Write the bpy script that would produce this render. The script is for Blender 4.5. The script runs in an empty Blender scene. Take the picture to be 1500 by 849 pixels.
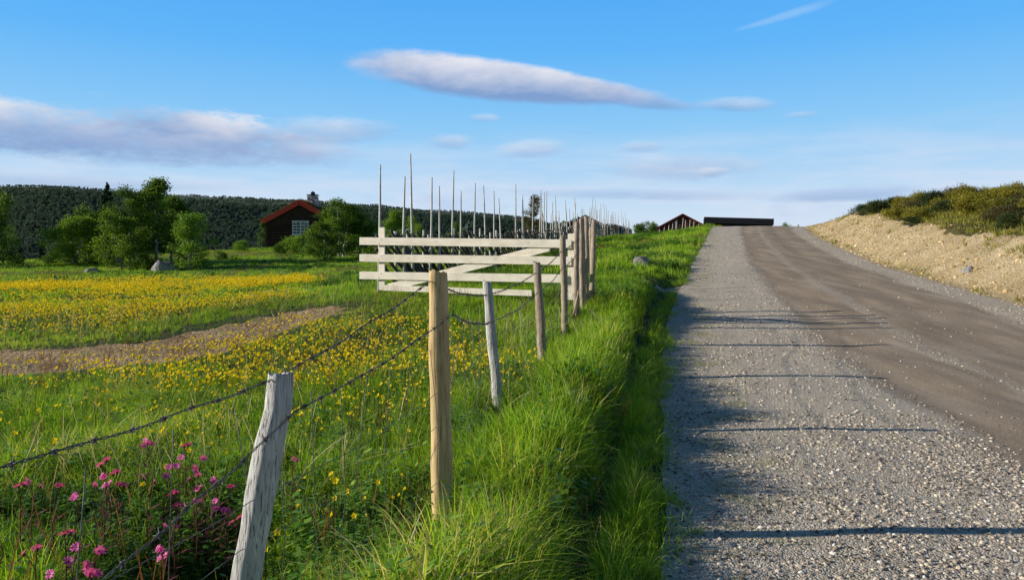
import bpy, math, random
import numpy as np
from mathutils import Vector, Matrix, Euler
R = math.radians
rng = np.random.default_rng(7)
random.seed(7)
scene = bpy.context.scene
COL = scene.collection
F, HX, HY, CAMZ = 1130.0, 750.0, 372.0, 1.6

def at(px, py, d):            # photo pixel + distance -> place in the world (x right, y ahead, z up)
    return ((px - HX) / F * d, d, CAMZ - (py - HY) / F * d)

# ------------------------------------------------------------------ mesh helpers
def mesh_np(name, V, faces, mat=None, smooth=False, attrs=None):
    """V (n,3); faces: list of index arrays (k,3)/(k,4)"""
    me = bpy.data.meshes.new(name)
    V = np.asarray(V, dtype=np.float32)
    if isinstance(faces, np.ndarray): faces = [faces]
    faces = [np.asarray(f, dtype=np.int32) for f in faces if len(f)]
    loops = np.concatenate([f.ravel() for f in faces])
    tot = np.concatenate([np.full(len(f), f.shape[1], dtype=np.int32) for f in faces])
    st = np.concatenate([[0], np.cumsum(tot)[:-1]]).astype(np.int32)
    me.vertices.add(len(V)); me.vertices.foreach_set('co', V.ravel())
    me.loops.add(len(loops)); me.loops.foreach_set('vertex_index', loops)
    me.polygons.add(len(tot)); me.polygons.foreach_set('loop_start', st)
    me.polygons.foreach_set('use_smooth', np.full(len(tot), smooth))
    me.update(calc_edges=True)
    for k, a in (attrs or {}).items():
        at_ = me.attributes.new(k, 'FLOAT', 'POINT'); at_.data.foreach_set('value', np.asarray(a, dtype=np.float32))
    if mat: me.materials.append(mat)
    return me

def obj_from(name, me, parent=None, loc=(0, 0, 0)):
    o = bpy.data.objects.new(name, me); COL.objects.link(o)
    o.location = loc
    if parent: o.parent = parent
    return o

class MB:
    """collects shapes, builds ONE mesh object"""
    def __init__(s): s.V = []; s.Q = []; s.T = []; s.n = 0; s.A = []
    def add(s, V, Q=None, T=None, a=None):
        V = np.asarray(V, float)
        if Q is not None and len(Q): s.Q.append(np.asarray(Q) + s.n)
        if T is not None and len(T): s.T.append(np.asarray(T) + s.n)
        s.V.append(V); s.n += len(V)
        s.A.append(np.full(len(V), 0.5) if a is None else np.broadcast_to(a, (len(V),)))
    def box(s, c, size, rot=None, taper=0.0):
        sx, sy, sz = [q / 2 for q in size]
        V = np.array([(x * sx, y * sy, z * sz) for z in (-1, 1) for y in (-1, 1) for x in (-1, 1)], float)
        if rot is not None: V = V @ np.array(Euler(rot).to_matrix()).T
        s.add(V + np.array(c), [(0, 2, 3, 1), (4, 5, 7, 6), (0, 1, 5, 4), (2, 6, 7, 3), (0, 4, 6, 2), (1, 3, 7, 5)])
    def beam(s, a, b, w, h, up=(0, 0, 1)):
        a = Vector(a); b = Vector(b); t = (b - a); L = t.length; t.normalize()
        u = Vector(up); r = t.cross(u).normalized(); u = r.cross(t)
        V = []
        for p in (a, b):
            for (i, j) in ((-1, -1), (1, -1), (1, 1), (-1, 1)): V.append(p + r * (i * w / 2) + u * (j * h / 2))
        s.add([tuple(v) for v in V], [(0, 1, 2, 3), (7, 6, 5, 4), (0, 4, 5, 1), (1, 5, 6, 2), (2, 6, 7, 3), (3, 7, 4, 0)])
    def tube(s, pts, rad, n=8, cap=True, wob=0.0, a=None):
        P = np.asarray(pts, float); m = len(P)
        rad = np.broadcast_to(np.asarray(rad, float), (m,))
        T = np.gradient(P, axis=0); T /= np.linalg.norm(T, axis=1)[:, None] + 1e-9
        ref = np.array([0, 0, 1.0]) if abs(T[0][2]) < 0.9 else np.array([1.0, 0, 0])
        N = np.cross(T, ref); N /= np.linalg.norm(N, axis=1)[:, None] + 1e-9
        B = np.cross(T, N)
        th = np.arange(n) / n * 2 * math.pi
        rr = rad[:, None] * (1 + wob * rng.normal(size=(m, n)) * 0.5 + wob * rng.normal(size=(1, n)))
        V = P[:, None, :] + rr[..., None] * (np.cos(th)[None, :, None] * N[:, None, :] + np.sin(th)[None, :, None] * B[:, None, :])
        V = V.reshape(-1, 3)
        i = np.arange(m - 1)[:, None] * n; j = np.arange(n)[None, :]; j2 = (j + 1) % n
        Q = np.stack([i + j, i + j2, i + n + j2, i + n + j], -1).reshape(-1, 4)
        Tt = []
        if cap:
            V = np.vstack([V, P[0] - T[0] * 0.0, P[-1] + T[-1] * rad[-1] * 0.12])
            c0, c1 = len(V) - 2, len(V) - 1
            for k in range(n):
                Tt.append((c0, (k + 1) % n, k)); Tt.append((c1, (m - 1) * n + k, (m - 1) * n + (k + 1) % n))
        s.add(V, Q, Tt, a)
    def build(s, name, mat, parent=None, smooth=False, loc=(0, 0, 0), bevel=0):
        fs = []
        if s.Q: fs.append(np.vstack(s.Q))
        if s.T: fs.append(np.vstack(s.T))
        V = np.vstack(s.V) 
        me = mesh_np(name, V, fs, mat, smooth, {'rnd': np.concatenate(s.A)})
        o = obj_from(name, me, parent, loc)
        if bevel:
            b = o.modifiers.new('bevel', 'BEVEL'); b.width = bevel; b.segments = 2; b.limit_method = 'ANGLE'
        return o

def tag(o, label=None, cat=None, group=None, kind=None):
    if label: o['label'] = label
    if cat: o['category'] = cat
    if group: o['group'] = group
    if kind: o['kind'] = kind
    return o
def empty(name, loc, rz=0.0):
    o = bpy.data.objects.new(name, None); COL.objects.link(o); o.location = loc; o.rotation_euler = (0, 0, rz)
    o.empty_display_size = 0.2
    return o
def copy_tree(o, parent=None):
    c = o.copy(); COL.objects.link(c); c.parent = parent
    for ch in list(o.children): copy_tree(ch, c)
    return c

# ------------------------------------------------------------------ noise (numpy)
def hash2(ix, iy, seed):
    h = (ix.astype(np.int64) * 374761393 + iy.astype(np.int64) * 668265263 + seed * 1274126177) & 0xffffffff
    h = ((h ^ (h >> 13)) * 1274126177) & 0xffffffff
    return ((h ^ (h >> 16)) & 0xffff) / 65535.0
def vnoise(x, y, seed=0):
    x = np.asarray(x, float); y = np.asarray(y, float)
    ix = np.floor(x); iy = np.floor(y); fx = x - ix; fy = y - iy
    fx = fx * fx * (3 - 2 * fx); fy = fy * fy * (3 - 2 * fy)
    a = hash2(ix, iy, seed); b = hash2(ix + 1, iy, seed); c = hash2(ix, iy + 1, seed); d = hash2(ix + 1, iy + 1, seed)
    return (a * (1 - fx) + b * fx) * (1 - fy) + (c * (1 - fx) + d * fx) * fy
def fbm(x, y, seed=0, o=4):
    r = 0; a = 0.5; s = 0
    for k in range(o):
        r = r + a * vnoise(np.asarray(x) * 2 ** k, np.asarray(y) * 2 ** k, seed + k); s += a; a *= 0.5
    return r / s - 0.5
def sst(e0, e1, x):
    t = np.clip((x - e0) / (e1 - e0), 0, 1); return t * t * (3 - 2 * t)

# ------------------------------------------------------------------ the lie of the land
_g = np.arange(-60, 400, 0.5)
def _smooth(a, w):
    k = np.ones(w) / w; p = np.pad(a, (w, w), mode='reflect', reflect_type='odd'); return np.convolve(p, k, 'same')[w:-w]
_xl = _smooth(np.interp(_g, [-60, 0, 3.9, 7.5, 12, 18.5, 26, 31.7, 37.5, 64, 72, 110, 150], [-10, 0.0, .76, 1.47, 2.35, 3.85, 5.98, 7.6, 9.26, 16.8, 20, 41, 64]), 9)
_xr = _smooth(np.interp(_g, [-60, 4, 18.5, 26.7, 30.5, 39, 49, 64, 72, 110, 150], [-2.5, 9.6, 12.0, 13.0, 13.9, 16.05, 18.9, 24.0, 27.5, 48, 72]), 9)
_sl = np.interp(_g, [-60, 6, 20, 53, 63, 74, 90, 130, 200], [0, 0, .084, .080, .035, -.01, -.03, -.02, 0])
_zr = np.cumsum(_sl) * 0.5; _zr -= np.interp(2, _g, _zr) + .04
def xl(d): return np.interp(d, _g, _xl) + 0.13 * fbm(np.asarray(d) * 0.8, 3.1 + 0 * np.asarray(d), 5)
def xr(d): return np.interp(d, _g, _xr) + 0.35 * fbm(np.asarray(d) * 0.5, 7.7 + 0 * np.asarray(d), 6)
def zr(d): return np.interp(d, _g, _zr)
CT = np.array([(-1, 1.5, .08), (-3, 3, .02), (-8, 3, 0), (-20, 3, 0), (-.85, 2.7, .08), (-.4, 4.4, .08), (-.1, 7, .17), (.4, 9.8, .2), (.86, 12.6, .3), (1.28, 14.5, .42),
    (-3.1, 16.2, .62), (1.3, 15.8, .6), (-7, 11, .0), (-14, 11, -.02), (-30, 12, -.05), (-9, 14, .08), (-3, 7, .1), (-6, 6, .05), (-3.4, 14.3, .47), (-3.2, 18, .68), (-5.5, 11.4, .1),
    (-20, 35, .34), (-32, 35, .28), (-10, 25, .32), (-8, 35, .5), (-18, 24, .2), (-15, 45, .95), (-8, 50, 1.3), (-28, 45, .9), (-21, 70, 2.15), (-19, 60, 1.8), (-45, 50, .6), (-45, 80, .8),
    (-.6, 30, 1.0), (-1.7, 25, .88), (1.5, 40, 1.5), (3.7, 50, 2.0), (8, 70, 2.9), (2.5, 22, 1.02), (4.1, 25, 1.22), (10, 54, 2.7), (12, 64, 3.2), (5, 54, 2.2), (15, 75, 3.5), (20, 88, 3.7), (12, 90, 3.6), (12, 110, 3.9), (-5, 80, 2.4),
    (22, 110, 4.0), (-70, 30, .2), (-70, 80, .4), (-15, -15, 0), (-3, -10, 0), (-60, -15, 0)], float)
def _tps_fit(C):
    n = len(C); D = np.hypot(C[:, None, 0] - C[None, :, 0], C[:, None, 1] - C[None, :, 1])
    K = np.sqrt(D * D + 4.0); P = np.c_[np.ones(n), C[:, :2] / 50]
    A = np.zeros((n + 3, n + 3)); A[:n, :n] = K - np.eye(n) * 0.3; A[:n, n:] = P; A[n:, :n] = P.T
    return np.linalg.solve(A, np.r_[C[:, 2], 0, 0, 0])
_w = _tps_fit(CT)
def zleft(x, d):
    x = np.clip(x, -80, 40); d = np.clip(d, -20, 120)
    r = _w[-3] + _w[-2] * x / 50 + _w[-1] * d / 50
    for i in range(len(CT)): r = r + _w[i] * np.sqrt((x - CT[i, 0]) ** 2 + (d - CT[i, 1]) ** 2 + 4.0)
    return r
TRACK = np.array([(-40, 10.6, 1.5), (-20, 10.6, 1.5), (-10, 10.9, 1.4), (-7.4, 11.1, 1.35), (-5.5, 11.7, 1.2), (-4.65, 13.4, .95), (-3.95, 14.9, .6), (-3.75, 15.4, .2)])
SIDE = np.array([(5.2, 20.9, .9), (4.3, 20.5, .45), (3.9, 20.3, .2)])
def strip(pts, x, d):
    """signed distance-like: <0 inside the strip"""
    best = np.full(np.shape(x), 1e9)
    for (ax, ay, aw), (bx, by, bw) in zip(pts[:-1], pts[1:]):
        vx, vy = bx - ax, by - ay
        t = np.clip(((x - ax) * vx + (d - ay) * vy) / (vx * vx + vy * vy), 0, 1)
        q = np.hypot(x - ax - t * vx, d - ay - t * vy) - (aw + (bw - aw) * t)
        best = np.minimum(best, q)
    return best
def height(x, d):
    x = np.asarray(x, float); d = np.asarray(d, float)
    L = xl(d); Rr = xr(d); Z = zr(d)
    s = L - x                                  # metres left of the road edge
    zl = zleft(x, d)
    near = 1 - sst(18, 26, d)
    wl = sst(0.0, 1.0, s / (0.9 + 0.12 * np.clip(d - 16, 0, 30)))
    left = Z * (1 - wl) + zl * wl
    left = left - near * 0.10 * np.exp(-((s - 0.42) / 0.14) ** 2) + near * .05 * np.exp(-((s - .95) / .3) ** 2)
    left = left + 0.12 * fbm(x * .5, d * .5, 11) * sst(.5, 2, s) + .40 * fbm(x * .45, d * .3, 13, 3) * sst(.8, 2.5, s) * sst(18, 24, d) * (1 - sst(60, 80, d)) * sst(-8, -2, x) + 0.05 * fbm(x * 2.3, d * 2.3, 12) * sst(.2, 1, s)
    left = left - 0.38 * np.exp(-(((x + 1.5) / .36) ** 2 + ((d - 3.75) / .55) ** 2))
    f = (x - L) / (Rr - L)
    road = Z + 0.05 * np.sin(np.clip(f, 0, 1) * math.pi) - 0.02 * np.exp(-((f - .36) / .05) ** 2) - 0.02 * np.exp(-((f - .66) / .05) ** 2) + (0.07 * fbm(x * .55, d * .55, 20) + .035 * fbm(x * 2, d * 1.2, 21)) * np.clip(f * 8, 0, 1) * np.clip((1 - f) * 8, 0, 1)
    tl_ = .03 * np.clip(x - L, 0, Rr - L) * (1 - sst(9, 21, d)); road = road - tl_; Z = Z - tl_
    e = x - Rr                                  # metres right of the road edge
    fade = 1 - sst(44, 60, d) * 0.75
    bh = np.interp(e, [0, .5, 2.4, 3.6, 9, 14, 30, 80], [0, .10, 1.3, 1.55, 2.35, 2.5, 2.7, 2.7])
    bh = bh * fade + sst(.2, .9, e) * (1 - sst(2.2, 3.4, e)) * .40 * fbm(d * 1.3 + e * .7, e * .5, 33, 4) + sst(.3, 2.5, e) * (0.35 * fbm(x * .35, d * .35, 31) + 0.12 * fbm(x * 1.7, d * 1.7, 32))
    right = Z - 0.06 * np.exp(-((e - .25) / .2) ** 2) + bh
    z = np.where(x < L, left, np.where(x > Rr, right, road))
    # track and side path: pressed into the field
    td = strip(TRACK, x, d) + .35 * fbm(x * 1.3, d * 1.3, 40)
    z = z - 0.05 * (1 - sst(-.3, .15, td)) + (1 - sst(-.3, .0, td)) * (0.11 * fbm(x * 4, d * 5, 41, 3) - .05 * np.exp(-((td + .55) / .18) ** 2) + .03)
    # valley and far hill
    r = -x * .6 + d * .8
    z = z - 42 * sst(78, 420, r)
    u = x / np.maximum(d, 1) 
    crest = np.interp(u * F + HX, [-2500, -400, 0, 60, 120, 200, 300, 450, 600, 700, 800, 850, 1000, 1300, 4000], [300, 285, 276, 275, 279, 284, 290, 298, 308, 316, 329, 337, 352, 366, 372])
    Hc = (HY - crest) / F * 1500 + 44
    hill = Hc * sst(700, 1520, d + 60 * fbm(x / 200, d / 200, 50)) + 10 * fbm(x / 90, d / 90, 51) * sst(600, 1000, d)
    z = z + hill * sst(300, 600, d) * (1 - .0 * d)
    return z

# grid whose columns follow the road edges
def geom(a, b, n): return list(np.geomspace(a, b, n))
cl = sorted(set([-q for q in list(np.arange(0, 6, .12)) + list(np.arange(6, 26, .3)) + geom(26, 5000, 60)]))
cr = list(np.arange(.0001, 12, .16)) + geom(12, 5000, 55)
BW = 2.5
rows = np.array(list(np.arange(-30, 0, 1.0)) + list(np.arange(0, 20, .12)) + list(np.arange(20, 62, .3)) + list(np.arange(62, 125, 1.0)) + geom(125, 7000, 90))
nmid = 49
cols = [('L', c) for c in cl] + [('M', k / nmid) for k in range(1, nmid)] + [('R', c) for c in cr]
Lr, Rr_ = xl(rows), xr(rows)
X = np.zeros((len(rows), len(cols)))
for j, (k, c) in enumerate(cols):
    if k == 'L': X[:, j] = Lr + c
    elif k == 'M': X[:, j] = Lr + (Rr_ - Lr) * c
    else: X[:, j] = Rr_ + c
D = np.repeat(rows[:, None], len(cols), 1)
Zg = height(X, D)
jL = len(cl) - 1; jR = len(cl) + nmid - 1
CF = np.array([0 if k == 'L' else (c if k == 'M' else 1) for k, c in cols])
CE = np.array([c if k == 'L' else (0 if k == 'M' else c) for k, c in cols])

# ------------------------------------------------------------------ materials
def nodes(name):
    m = bpy.data.materials.new(name); m.use_nodes = True; nt = m.node_tree
    b = nt.nodes['Principled BSDF']
    try: b.inputs['Specular IOR Level'].default_value = 0.25
    except Exception: pass
    return m, nt, b
def N(nt, t, **kw):
    n = nt.nodes.new(t)
    for k, v in kw.items():
        if hasattr(n, k) and not k[0].isupper(): setattr(n, k, v)
        else: n.inputs[k.replace('_', ' ')].default_value = v
    return n
def ramp(nt, fac, stops, interp='LINEAR'):
    r = nt.nodes.new('ShaderNodeValToRGB'); r.color_ramp.interpolation = interp
    e = r.color_ramp.elements
    while len(e) < len(stops): e.new(.5)
    for q, (p, c) in zip(e, stops): q.position = p; q.color = (c[0], c[1], c[2], 1) if len(c) > 2 else (c[0],) * 3 + (1,)
    nt.links.new(fac, r.inputs[0]); return r.outputs[0]
def mixc(nt, f, a, b, mode='MIX'):
    m = nt.nodes.new('ShaderNodeMix'); m.data_type = 'RGBA'; m.blend_type = mode
    for s, v in ((m.inputs[0], f), (m.inputs[6], a), (m.inputs[7], b)):
        if isinstance(v, bpy.types.NodeSocket): nt.links.new(v, s)
        else: s.default_value = v if not isinstance(v, tuple) else (v[0], v[1], v[2], 1)
    return m.outputs[2]
def mth(nt, op, a, b=0.0, c=None, clamp=False):
    m = nt.nodes.new('ShaderNodeMath'); m.operation = op; m.use_clamp = clamp
    for s, v in zip(m.inputs, (a, b, c)):
        if v is None: continue
        if isinstance(v, bpy.types.NodeSocket): nt.links.new(v, s)
        else: s.default_value = v
    return m.outputs[0]
def coord(nt, scale=(1, 1, 1), kind='Object'):
    t = nt.nodes.new('ShaderNodeTexCoord'); mp = nt.nodes.new('ShaderNodeMapping'); mp.inputs['Scale'].default_value = scale
    nt.links.new(t.outputs[kind], mp.inputs[0]); return mp.outputs[0]
def noise(nt, v, s, d=4, r=.55, out=0):
    n = nt.nodes.new('ShaderNodeTexNoise'); n.inputs['Scale'].default_value = s; n.inputs['Detail'].default_value = d; n.inputs['Roughness'].default_value = r
    nt.links.new(v, n.inputs['Vector']); return n.outputs[out]
def voro(nt, v, s, out='Distance', feat='F1'):
    n = nt.nodes.new('ShaderNodeTexVoronoi'); n.feature = feat; n.inputs['Scale'].default_value = s
    nt.links.new(v, n.inputs['Vector']); return n.outputs[out]
def bump(nt, b, h, dist=.01, strength=1.0):
    n = nt.nodes.new('ShaderNodeBump'); n.inputs['Distance'].default_value = dist; n.inputs['Strength'].default_value = strength
    nt.links.new(h, n.inputs['Height']); nt.links.new(n.outputs[0], b.inputs['Normal'])
def attr(nt, name, typ='GEOMETRY', out='Fac'):
    a = nt.nodes.new('ShaderNodeAttribute'); a.attribute_name = name; a.attribute_type = typ; return a.outputs[out]

def wood(name, c0, c1, crack, scale=1.0, strength=.6, along='z', knots=0.0):
    m, nt, b = nodes(name)
    st = {'z': (14, 14, .7), 'x': (.7, 14, 14)}[along]
    v = coord(nt, tuple(q * scale for q in st))
    g = noise(nt, v, 3, 6, .65)
    v2 = coord(nt, tuple(q * scale * 2.5 for q in st)); g2 = noise(nt, v2, 3, 4, .6)
    v3 = coord(nt); g3 = noise(nt, v3, 3.5, 3)
    c = ramp(nt, g, [(.3, c0), (.7, c1)])
    c = mixc(nt, mth(nt, 'MULTIPLY', ramp(nt, g2, [(.38, (1,)), (.46, (0,))]), .8), c, crack)
    c = mixc(nt, ramp(nt, g3, [(.42, (0,)), (.7, (.45,))]), c, tuple(q * .62 for q in c0))
    if knots:
        k = voro(nt, coord(nt, (6, 6, 2.2) if along == 'z' else (2.2, 6, 6)), 1.2)
        c = mixc(nt, ramp(nt, k, [(.06, (knots,)), (.13, (0,))]), c, tuple(q * .4 for q in c0))
    nt.links.new(c, b.inputs['Base Color']); b.inputs['Roughness'].default_value = .8
    bump(nt, b, mth(nt, 'ADD', g, g2), .006, strength)
    return m
M = {}
M['grey_wood'] = wood('grey_weathered_wood', (.48, .46, .44), (.85, .83, .81), (.09, .08, .07), 1.4, .9, knots=.9)
M['new_wood'] = wood('fresh_peeled_wood', (.62, .43, .20), (.88, .68, .38), (.32, .18, .07), 1.0, .4, knots=.8)
M['post_wood'] = wood('brown_grey_post_wood', (.32, .24, .17), (.66, .55, .44), (.09, .06, .04), 1.5, .8, knots=.7)
M['board_wood'] = wood('pale_planed_boards', (.96, .87, .72), (1.0, .94, .84), (.84, .70, .52), .6, .15, along='x', knots=.5)
M['board_up'] = wood('pale_planed_upright_board', (.95, .86, .71), (1.0, .94, .83), (.84, .70, .52), .6, .15, knots=.5)
M['pole_wood'] = wood('silver_pole_wood', (.5, .47, .43), (.88, .85, .8), (.2, .16, .12), 1.0, .5)
M['rail_wood'] = wood('dark_rail_wood', (.07, .063, .06), (.22, .20, .18), (.02, .02, .02), 1.0, .5)
M['log_wall'] = wood('dark_tarred_logs', (.04, .022, .015), (.12, .07, .048), (.008, .007, .006), .5, .5, along='x')
M['red_board'] = wood('red_painted_boards', (.5, .05, .03), (.68, .10, .06), (.25, .03, .02), .5, .2, along='x')
M['barn_wood'] = wood('brown_red_barn_boards', (.075, .025, .018), (.15, .05, .035), (.03, .012, .01), .6, .5)
M['maroon'] = wood('maroon_boards', (.10, .015, .02), (.2, .035, .04), (.05, .01, .01), .5, .2, along='x')
M['black_wood'] = wood('black_boards', (.006, .007, .012), (.014, .016, .026), (.004, .004, .006), .4, .3)
def simple(name, c, rough=.7, metal=0.0, var=.2, scale=8, bmp=0):
    m, nt, b = nodes(name)
    g = noise(nt, coord(nt), scale, 5)
    nt.links.new(ramp(nt, g, [(.3, tuple(q * (1 - var) for q in c)), (.7, tuple(min(1, q * (1 + var)) for q in c))]), b.inputs['Base Color'])
    b.inputs['Roughness'].default_value = rough; b.inputs['Metallic'].default_value = metal
    if bmp: bump(nt, b, g, bmp)
    return m
M['wire'] = simple('rusty_galvanised_wire', (.16, .15, .155), .5, .5, .5, 40)
M['white_paint'] = simple('white_painted_frame', (.75, .74, .72), .5)
M['chimney'] = simple('chimney_stone', (.6, .5, .46), .9, 0, .5, 5, .05)
M['slate'] = simple('dark_slate_cap', (.05, .05, .055), .6)
M['roof_dark'] = simple('dark_metal_roof', (.05, .02, .02), .5)
m, nt, b = nodes('window_glass'); b.inputs['Base Color'].default_value = (.75, .78, .8, 1); b.inputs['Roughness'].default_value = .08
nt.links.new(ramp(nt, noise(nt, coord(nt), 3, 2), [(.4, (.35, .38, .42)), (.6, (.8, .8, .8))]), b.inputs['Base Color']); M['glass'] = m

# rocks
m, nt, b = nodes('lichen_stone'); v = coord(nt)
c = ramp(nt, noise(nt, v, 4, 6), [(.3, (.16, .15, .15)), (.55, (.34, .33, .33)), (.75, (.5, .49, .47))])
c = mixc(nt, ramp(nt, noise(nt, v, 9, 4), [(.55, (0,)), (.62, (1,))]), c, (.12, .12, .06))
nt.links.new(c, b.inputs['Base Color']); b.inputs['Roughness'].default_value = .9; bump(nt, b, noise(nt, v, 8, 8), .05); M['rock'] = m

def translucent_mat(name, colour_socket_fn, trans=.35, rough=.55, spec=.3):
    m, nt, b = nodes(name); c = colour_socket_fn(nt)
    nt.links.new(c, b.inputs['Base Color']); b.inputs['Roughness'].default_value = rough; b.inputs['Specular IOR Level'].default_value = spec
    tr = nt.nodes.new('ShaderNodeBsdfTranslucent'); nt.links.new(mixc(nt, 1.0, c, (1.25, 1.15, .6), 'MULTIPLY'), tr.inputs[0])
    mx = nt.nodes.new('ShaderNodeMixShader'); mx.inputs[0].default_value = trans
    nt.links.new(b.outputs[0], mx.inputs[1]); nt.links.new(tr.outputs[0], mx.inputs[2])
    nt.links.new(mx.outputs[0], nt.nodes['Material Output'].inputs[0]); return m
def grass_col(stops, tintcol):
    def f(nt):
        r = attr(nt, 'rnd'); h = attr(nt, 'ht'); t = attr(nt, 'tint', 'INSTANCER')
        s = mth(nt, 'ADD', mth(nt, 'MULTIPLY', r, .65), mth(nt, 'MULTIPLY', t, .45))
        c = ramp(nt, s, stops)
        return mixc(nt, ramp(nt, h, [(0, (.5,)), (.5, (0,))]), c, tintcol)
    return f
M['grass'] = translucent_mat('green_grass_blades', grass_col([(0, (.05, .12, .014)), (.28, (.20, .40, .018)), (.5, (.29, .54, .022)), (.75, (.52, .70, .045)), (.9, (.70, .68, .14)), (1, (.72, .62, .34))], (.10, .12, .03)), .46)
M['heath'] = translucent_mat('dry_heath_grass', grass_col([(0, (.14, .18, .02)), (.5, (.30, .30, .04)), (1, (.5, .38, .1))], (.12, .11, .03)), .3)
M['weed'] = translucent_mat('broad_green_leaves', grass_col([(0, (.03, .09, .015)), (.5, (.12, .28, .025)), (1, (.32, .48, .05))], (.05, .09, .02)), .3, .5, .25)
def leafcol(stops):
    def f(nt):
        r = attr(nt, 'rnd'); o = nt.nodes.new('ShaderNodeObjectInfo').outputs['Random']
        return ramp(nt, mth(nt, 'ADD', mth(nt, 'MULTIPLY', r, .8), mth(nt, 'MULTIPLY', o, .2)), stops)
    return f
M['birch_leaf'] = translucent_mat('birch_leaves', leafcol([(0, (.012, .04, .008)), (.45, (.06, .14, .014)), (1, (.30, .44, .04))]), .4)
M['birch_leaf_light'] = translucent_mat('pale_birch_leaves', leafcol([(0, (.05, .12, .012)), (.5, (.16, .30, .025)), (1, (.36, .5, .06))]), .4)
M['spruce_leaf'] = translucent_mat('spruce_needles', leafcol([(0, (.007, .02, .008)), (.5, (.018, .042, .014)), (1, (.04, .07, .02))]), .15)
M['brown_leaf'] = translucent_mat('bronze_birch_leaves', leafcol([(0, (.05, .05, .02)), (.5, (.11, .10, .03)), (1, (.2, .15, .06))]), .3)
M['shrub_leaf'] = translucent_mat('heath_shrub_leaves', leafcol([(0, (.05, .055, .008)), (.5, (.22, .20, .018)), (1, (.50, .42, .05))]), .3)
M['juniper_leaf'] = translucent_mat('juniper_needles', leafcol([(0, (.012, .025, .008)), (.5, (.035, .06, .014)), (1, (.09, .11, .02))]), .2)
M['far_tree'] = translucent_mat('far_forest_crowns', leafcol([(0, (.055, .095, .10)), (.5, (.07, .118, .11)), (1, (.085, .14, .115))]), .5)  # aerial haze is mixed into these blue-green crown colours
m, nt, b = nodes('birch_bark'); v = coord(nt, (1, 1, 4))
c = ramp(nt, noise(nt, v, 4, 4), [(.42, (.05, .04, .035)), (.5, (.55, .52, .48)), (.8, (.7, .68, .64))]); nt.links.new(c, b.inputs['Base Color']); M['birch_bark'] = m
M['bark'] = simple('brown_bark', (.07, .05, .035), .9, 0, .4, 10)
def petal(name, c, c2, tr=.35):
    def f(nt): return ramp(nt, attr(nt, 'rnd'), [(0, c), (1, c2)])
    return translucent_mat(name, f, tr, .5)
M['yellow'] = petal('yellow_petals', (1.0, .68, .01), (1.0, .88, .03), .3)
M['pink'] = petal('pink_petals', (.88, .04, .38), (1.0, .22, .62), .3)
M['stem'] = simple('flower_stems', (.10, .13, .04), .6)
M['red_stem'] = simple('reddish_flower_stems', (.16, .05, .04), .6)

# ground of field
m, nt, b = nodes('meadow_ground'); v = coord(nt)
n1 = noise(nt, v, .6, 6); n2 = noise(nt, v, 14, 5); n3 = noise(nt, v, .07, 4)
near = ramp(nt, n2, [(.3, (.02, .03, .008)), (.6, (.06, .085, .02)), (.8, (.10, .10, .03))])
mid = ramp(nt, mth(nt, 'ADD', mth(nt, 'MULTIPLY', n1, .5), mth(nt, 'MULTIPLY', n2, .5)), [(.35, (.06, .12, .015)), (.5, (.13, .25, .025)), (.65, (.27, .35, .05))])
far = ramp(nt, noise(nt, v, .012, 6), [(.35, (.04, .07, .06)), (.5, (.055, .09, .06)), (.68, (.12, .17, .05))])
crestc = ramp(nt, noise(nt, v, .02, 6), [(.35, (.05, .07, .022)), (.6, (.12, .12, .05))])
sep = nt.nodes.new('ShaderNodeSeparateXYZ'); nt.links.new(v, sep.inputs[0])
y = sep.outputs[1]
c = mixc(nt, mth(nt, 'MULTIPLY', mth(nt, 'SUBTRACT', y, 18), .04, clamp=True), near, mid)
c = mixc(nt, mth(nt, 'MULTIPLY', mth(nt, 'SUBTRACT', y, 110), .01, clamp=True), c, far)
c = mixc(nt, attr(nt, 'crest'), c, crestc)
c = mixc(nt, attr(nt, 'heath'), c, ramp(nt, n2, [(.3, (.05, .045, .02)), (.7, (.13, .11, .04))]))
nt.links.new(c, b.inputs['Base Color']); b.inputs['Roughness'].default_value = .95
bump(nt, b, n2, .04); M['ground'] = m

# gravel road
m, nt, b = nodes('gravel_road'); v = coord(nt)
fr = attr(nt, 'frac')
lf = noise(nt, v, .45, 4); sf = noise(nt, coord(nt, (1, .16, 1)), 2.2, 5)
ff = mth(nt, 'ADD', fr, mth(nt, 'MULTIPLY', mth(nt, 'SUBTRACT', sf, .5), .10))
loose = ramp(nt, ff, [(.0, (1,)), (.295, (1,)), (.335, (0,)), (.48, (.0,)), (.51, (.55,)), (.54, (.0,)), (.82, (.05,)), (.87, (1,)), (1, (1,))])
vs = voro(nt, v, 75, 'Color'); vd = voro(nt, v, 75)
vs2 = voro(nt, v, 150, 'Color')
bw = nt.nodes.new('ShaderNodeSeparateColor'); nt.links.new(vs, bw.inputs[0])
bw2 = nt.nodes.new('ShaderNodeSeparateColor'); nt.links.new(vs2, bw2.inputs[0])
stone = ramp(nt, bw.outputs[0], [(0, (.07, .055, .045)), (.4, (.40, .335, .27)), (.75, (.78, .68, .57)), (.95, (.97, .92, .83))])
fine = ramp(nt, bw2.outputs[0], [(0, (.32, .245, .175)), (.6, (.72, .585, .44)), (1, (.93, .80, .64))])
stone = mixc(nt, .6, stone, fine)
stone = mixc(nt, ramp(nt, lf, [(.35, (0,)), (.7, (.35,))]), stone, (.62, .52, .37))
pack = ramp(nt, mth(nt, 'ADD', mth(nt, 'MULTIPLY', sf, .7), mth(nt, 'MULTIPLY', bw2.outputs[0], .3)), [(.25, (.25, .175, .11)), (.5, (.38, .275, .18)), (.72, (.60, .46, .32))])
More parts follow.
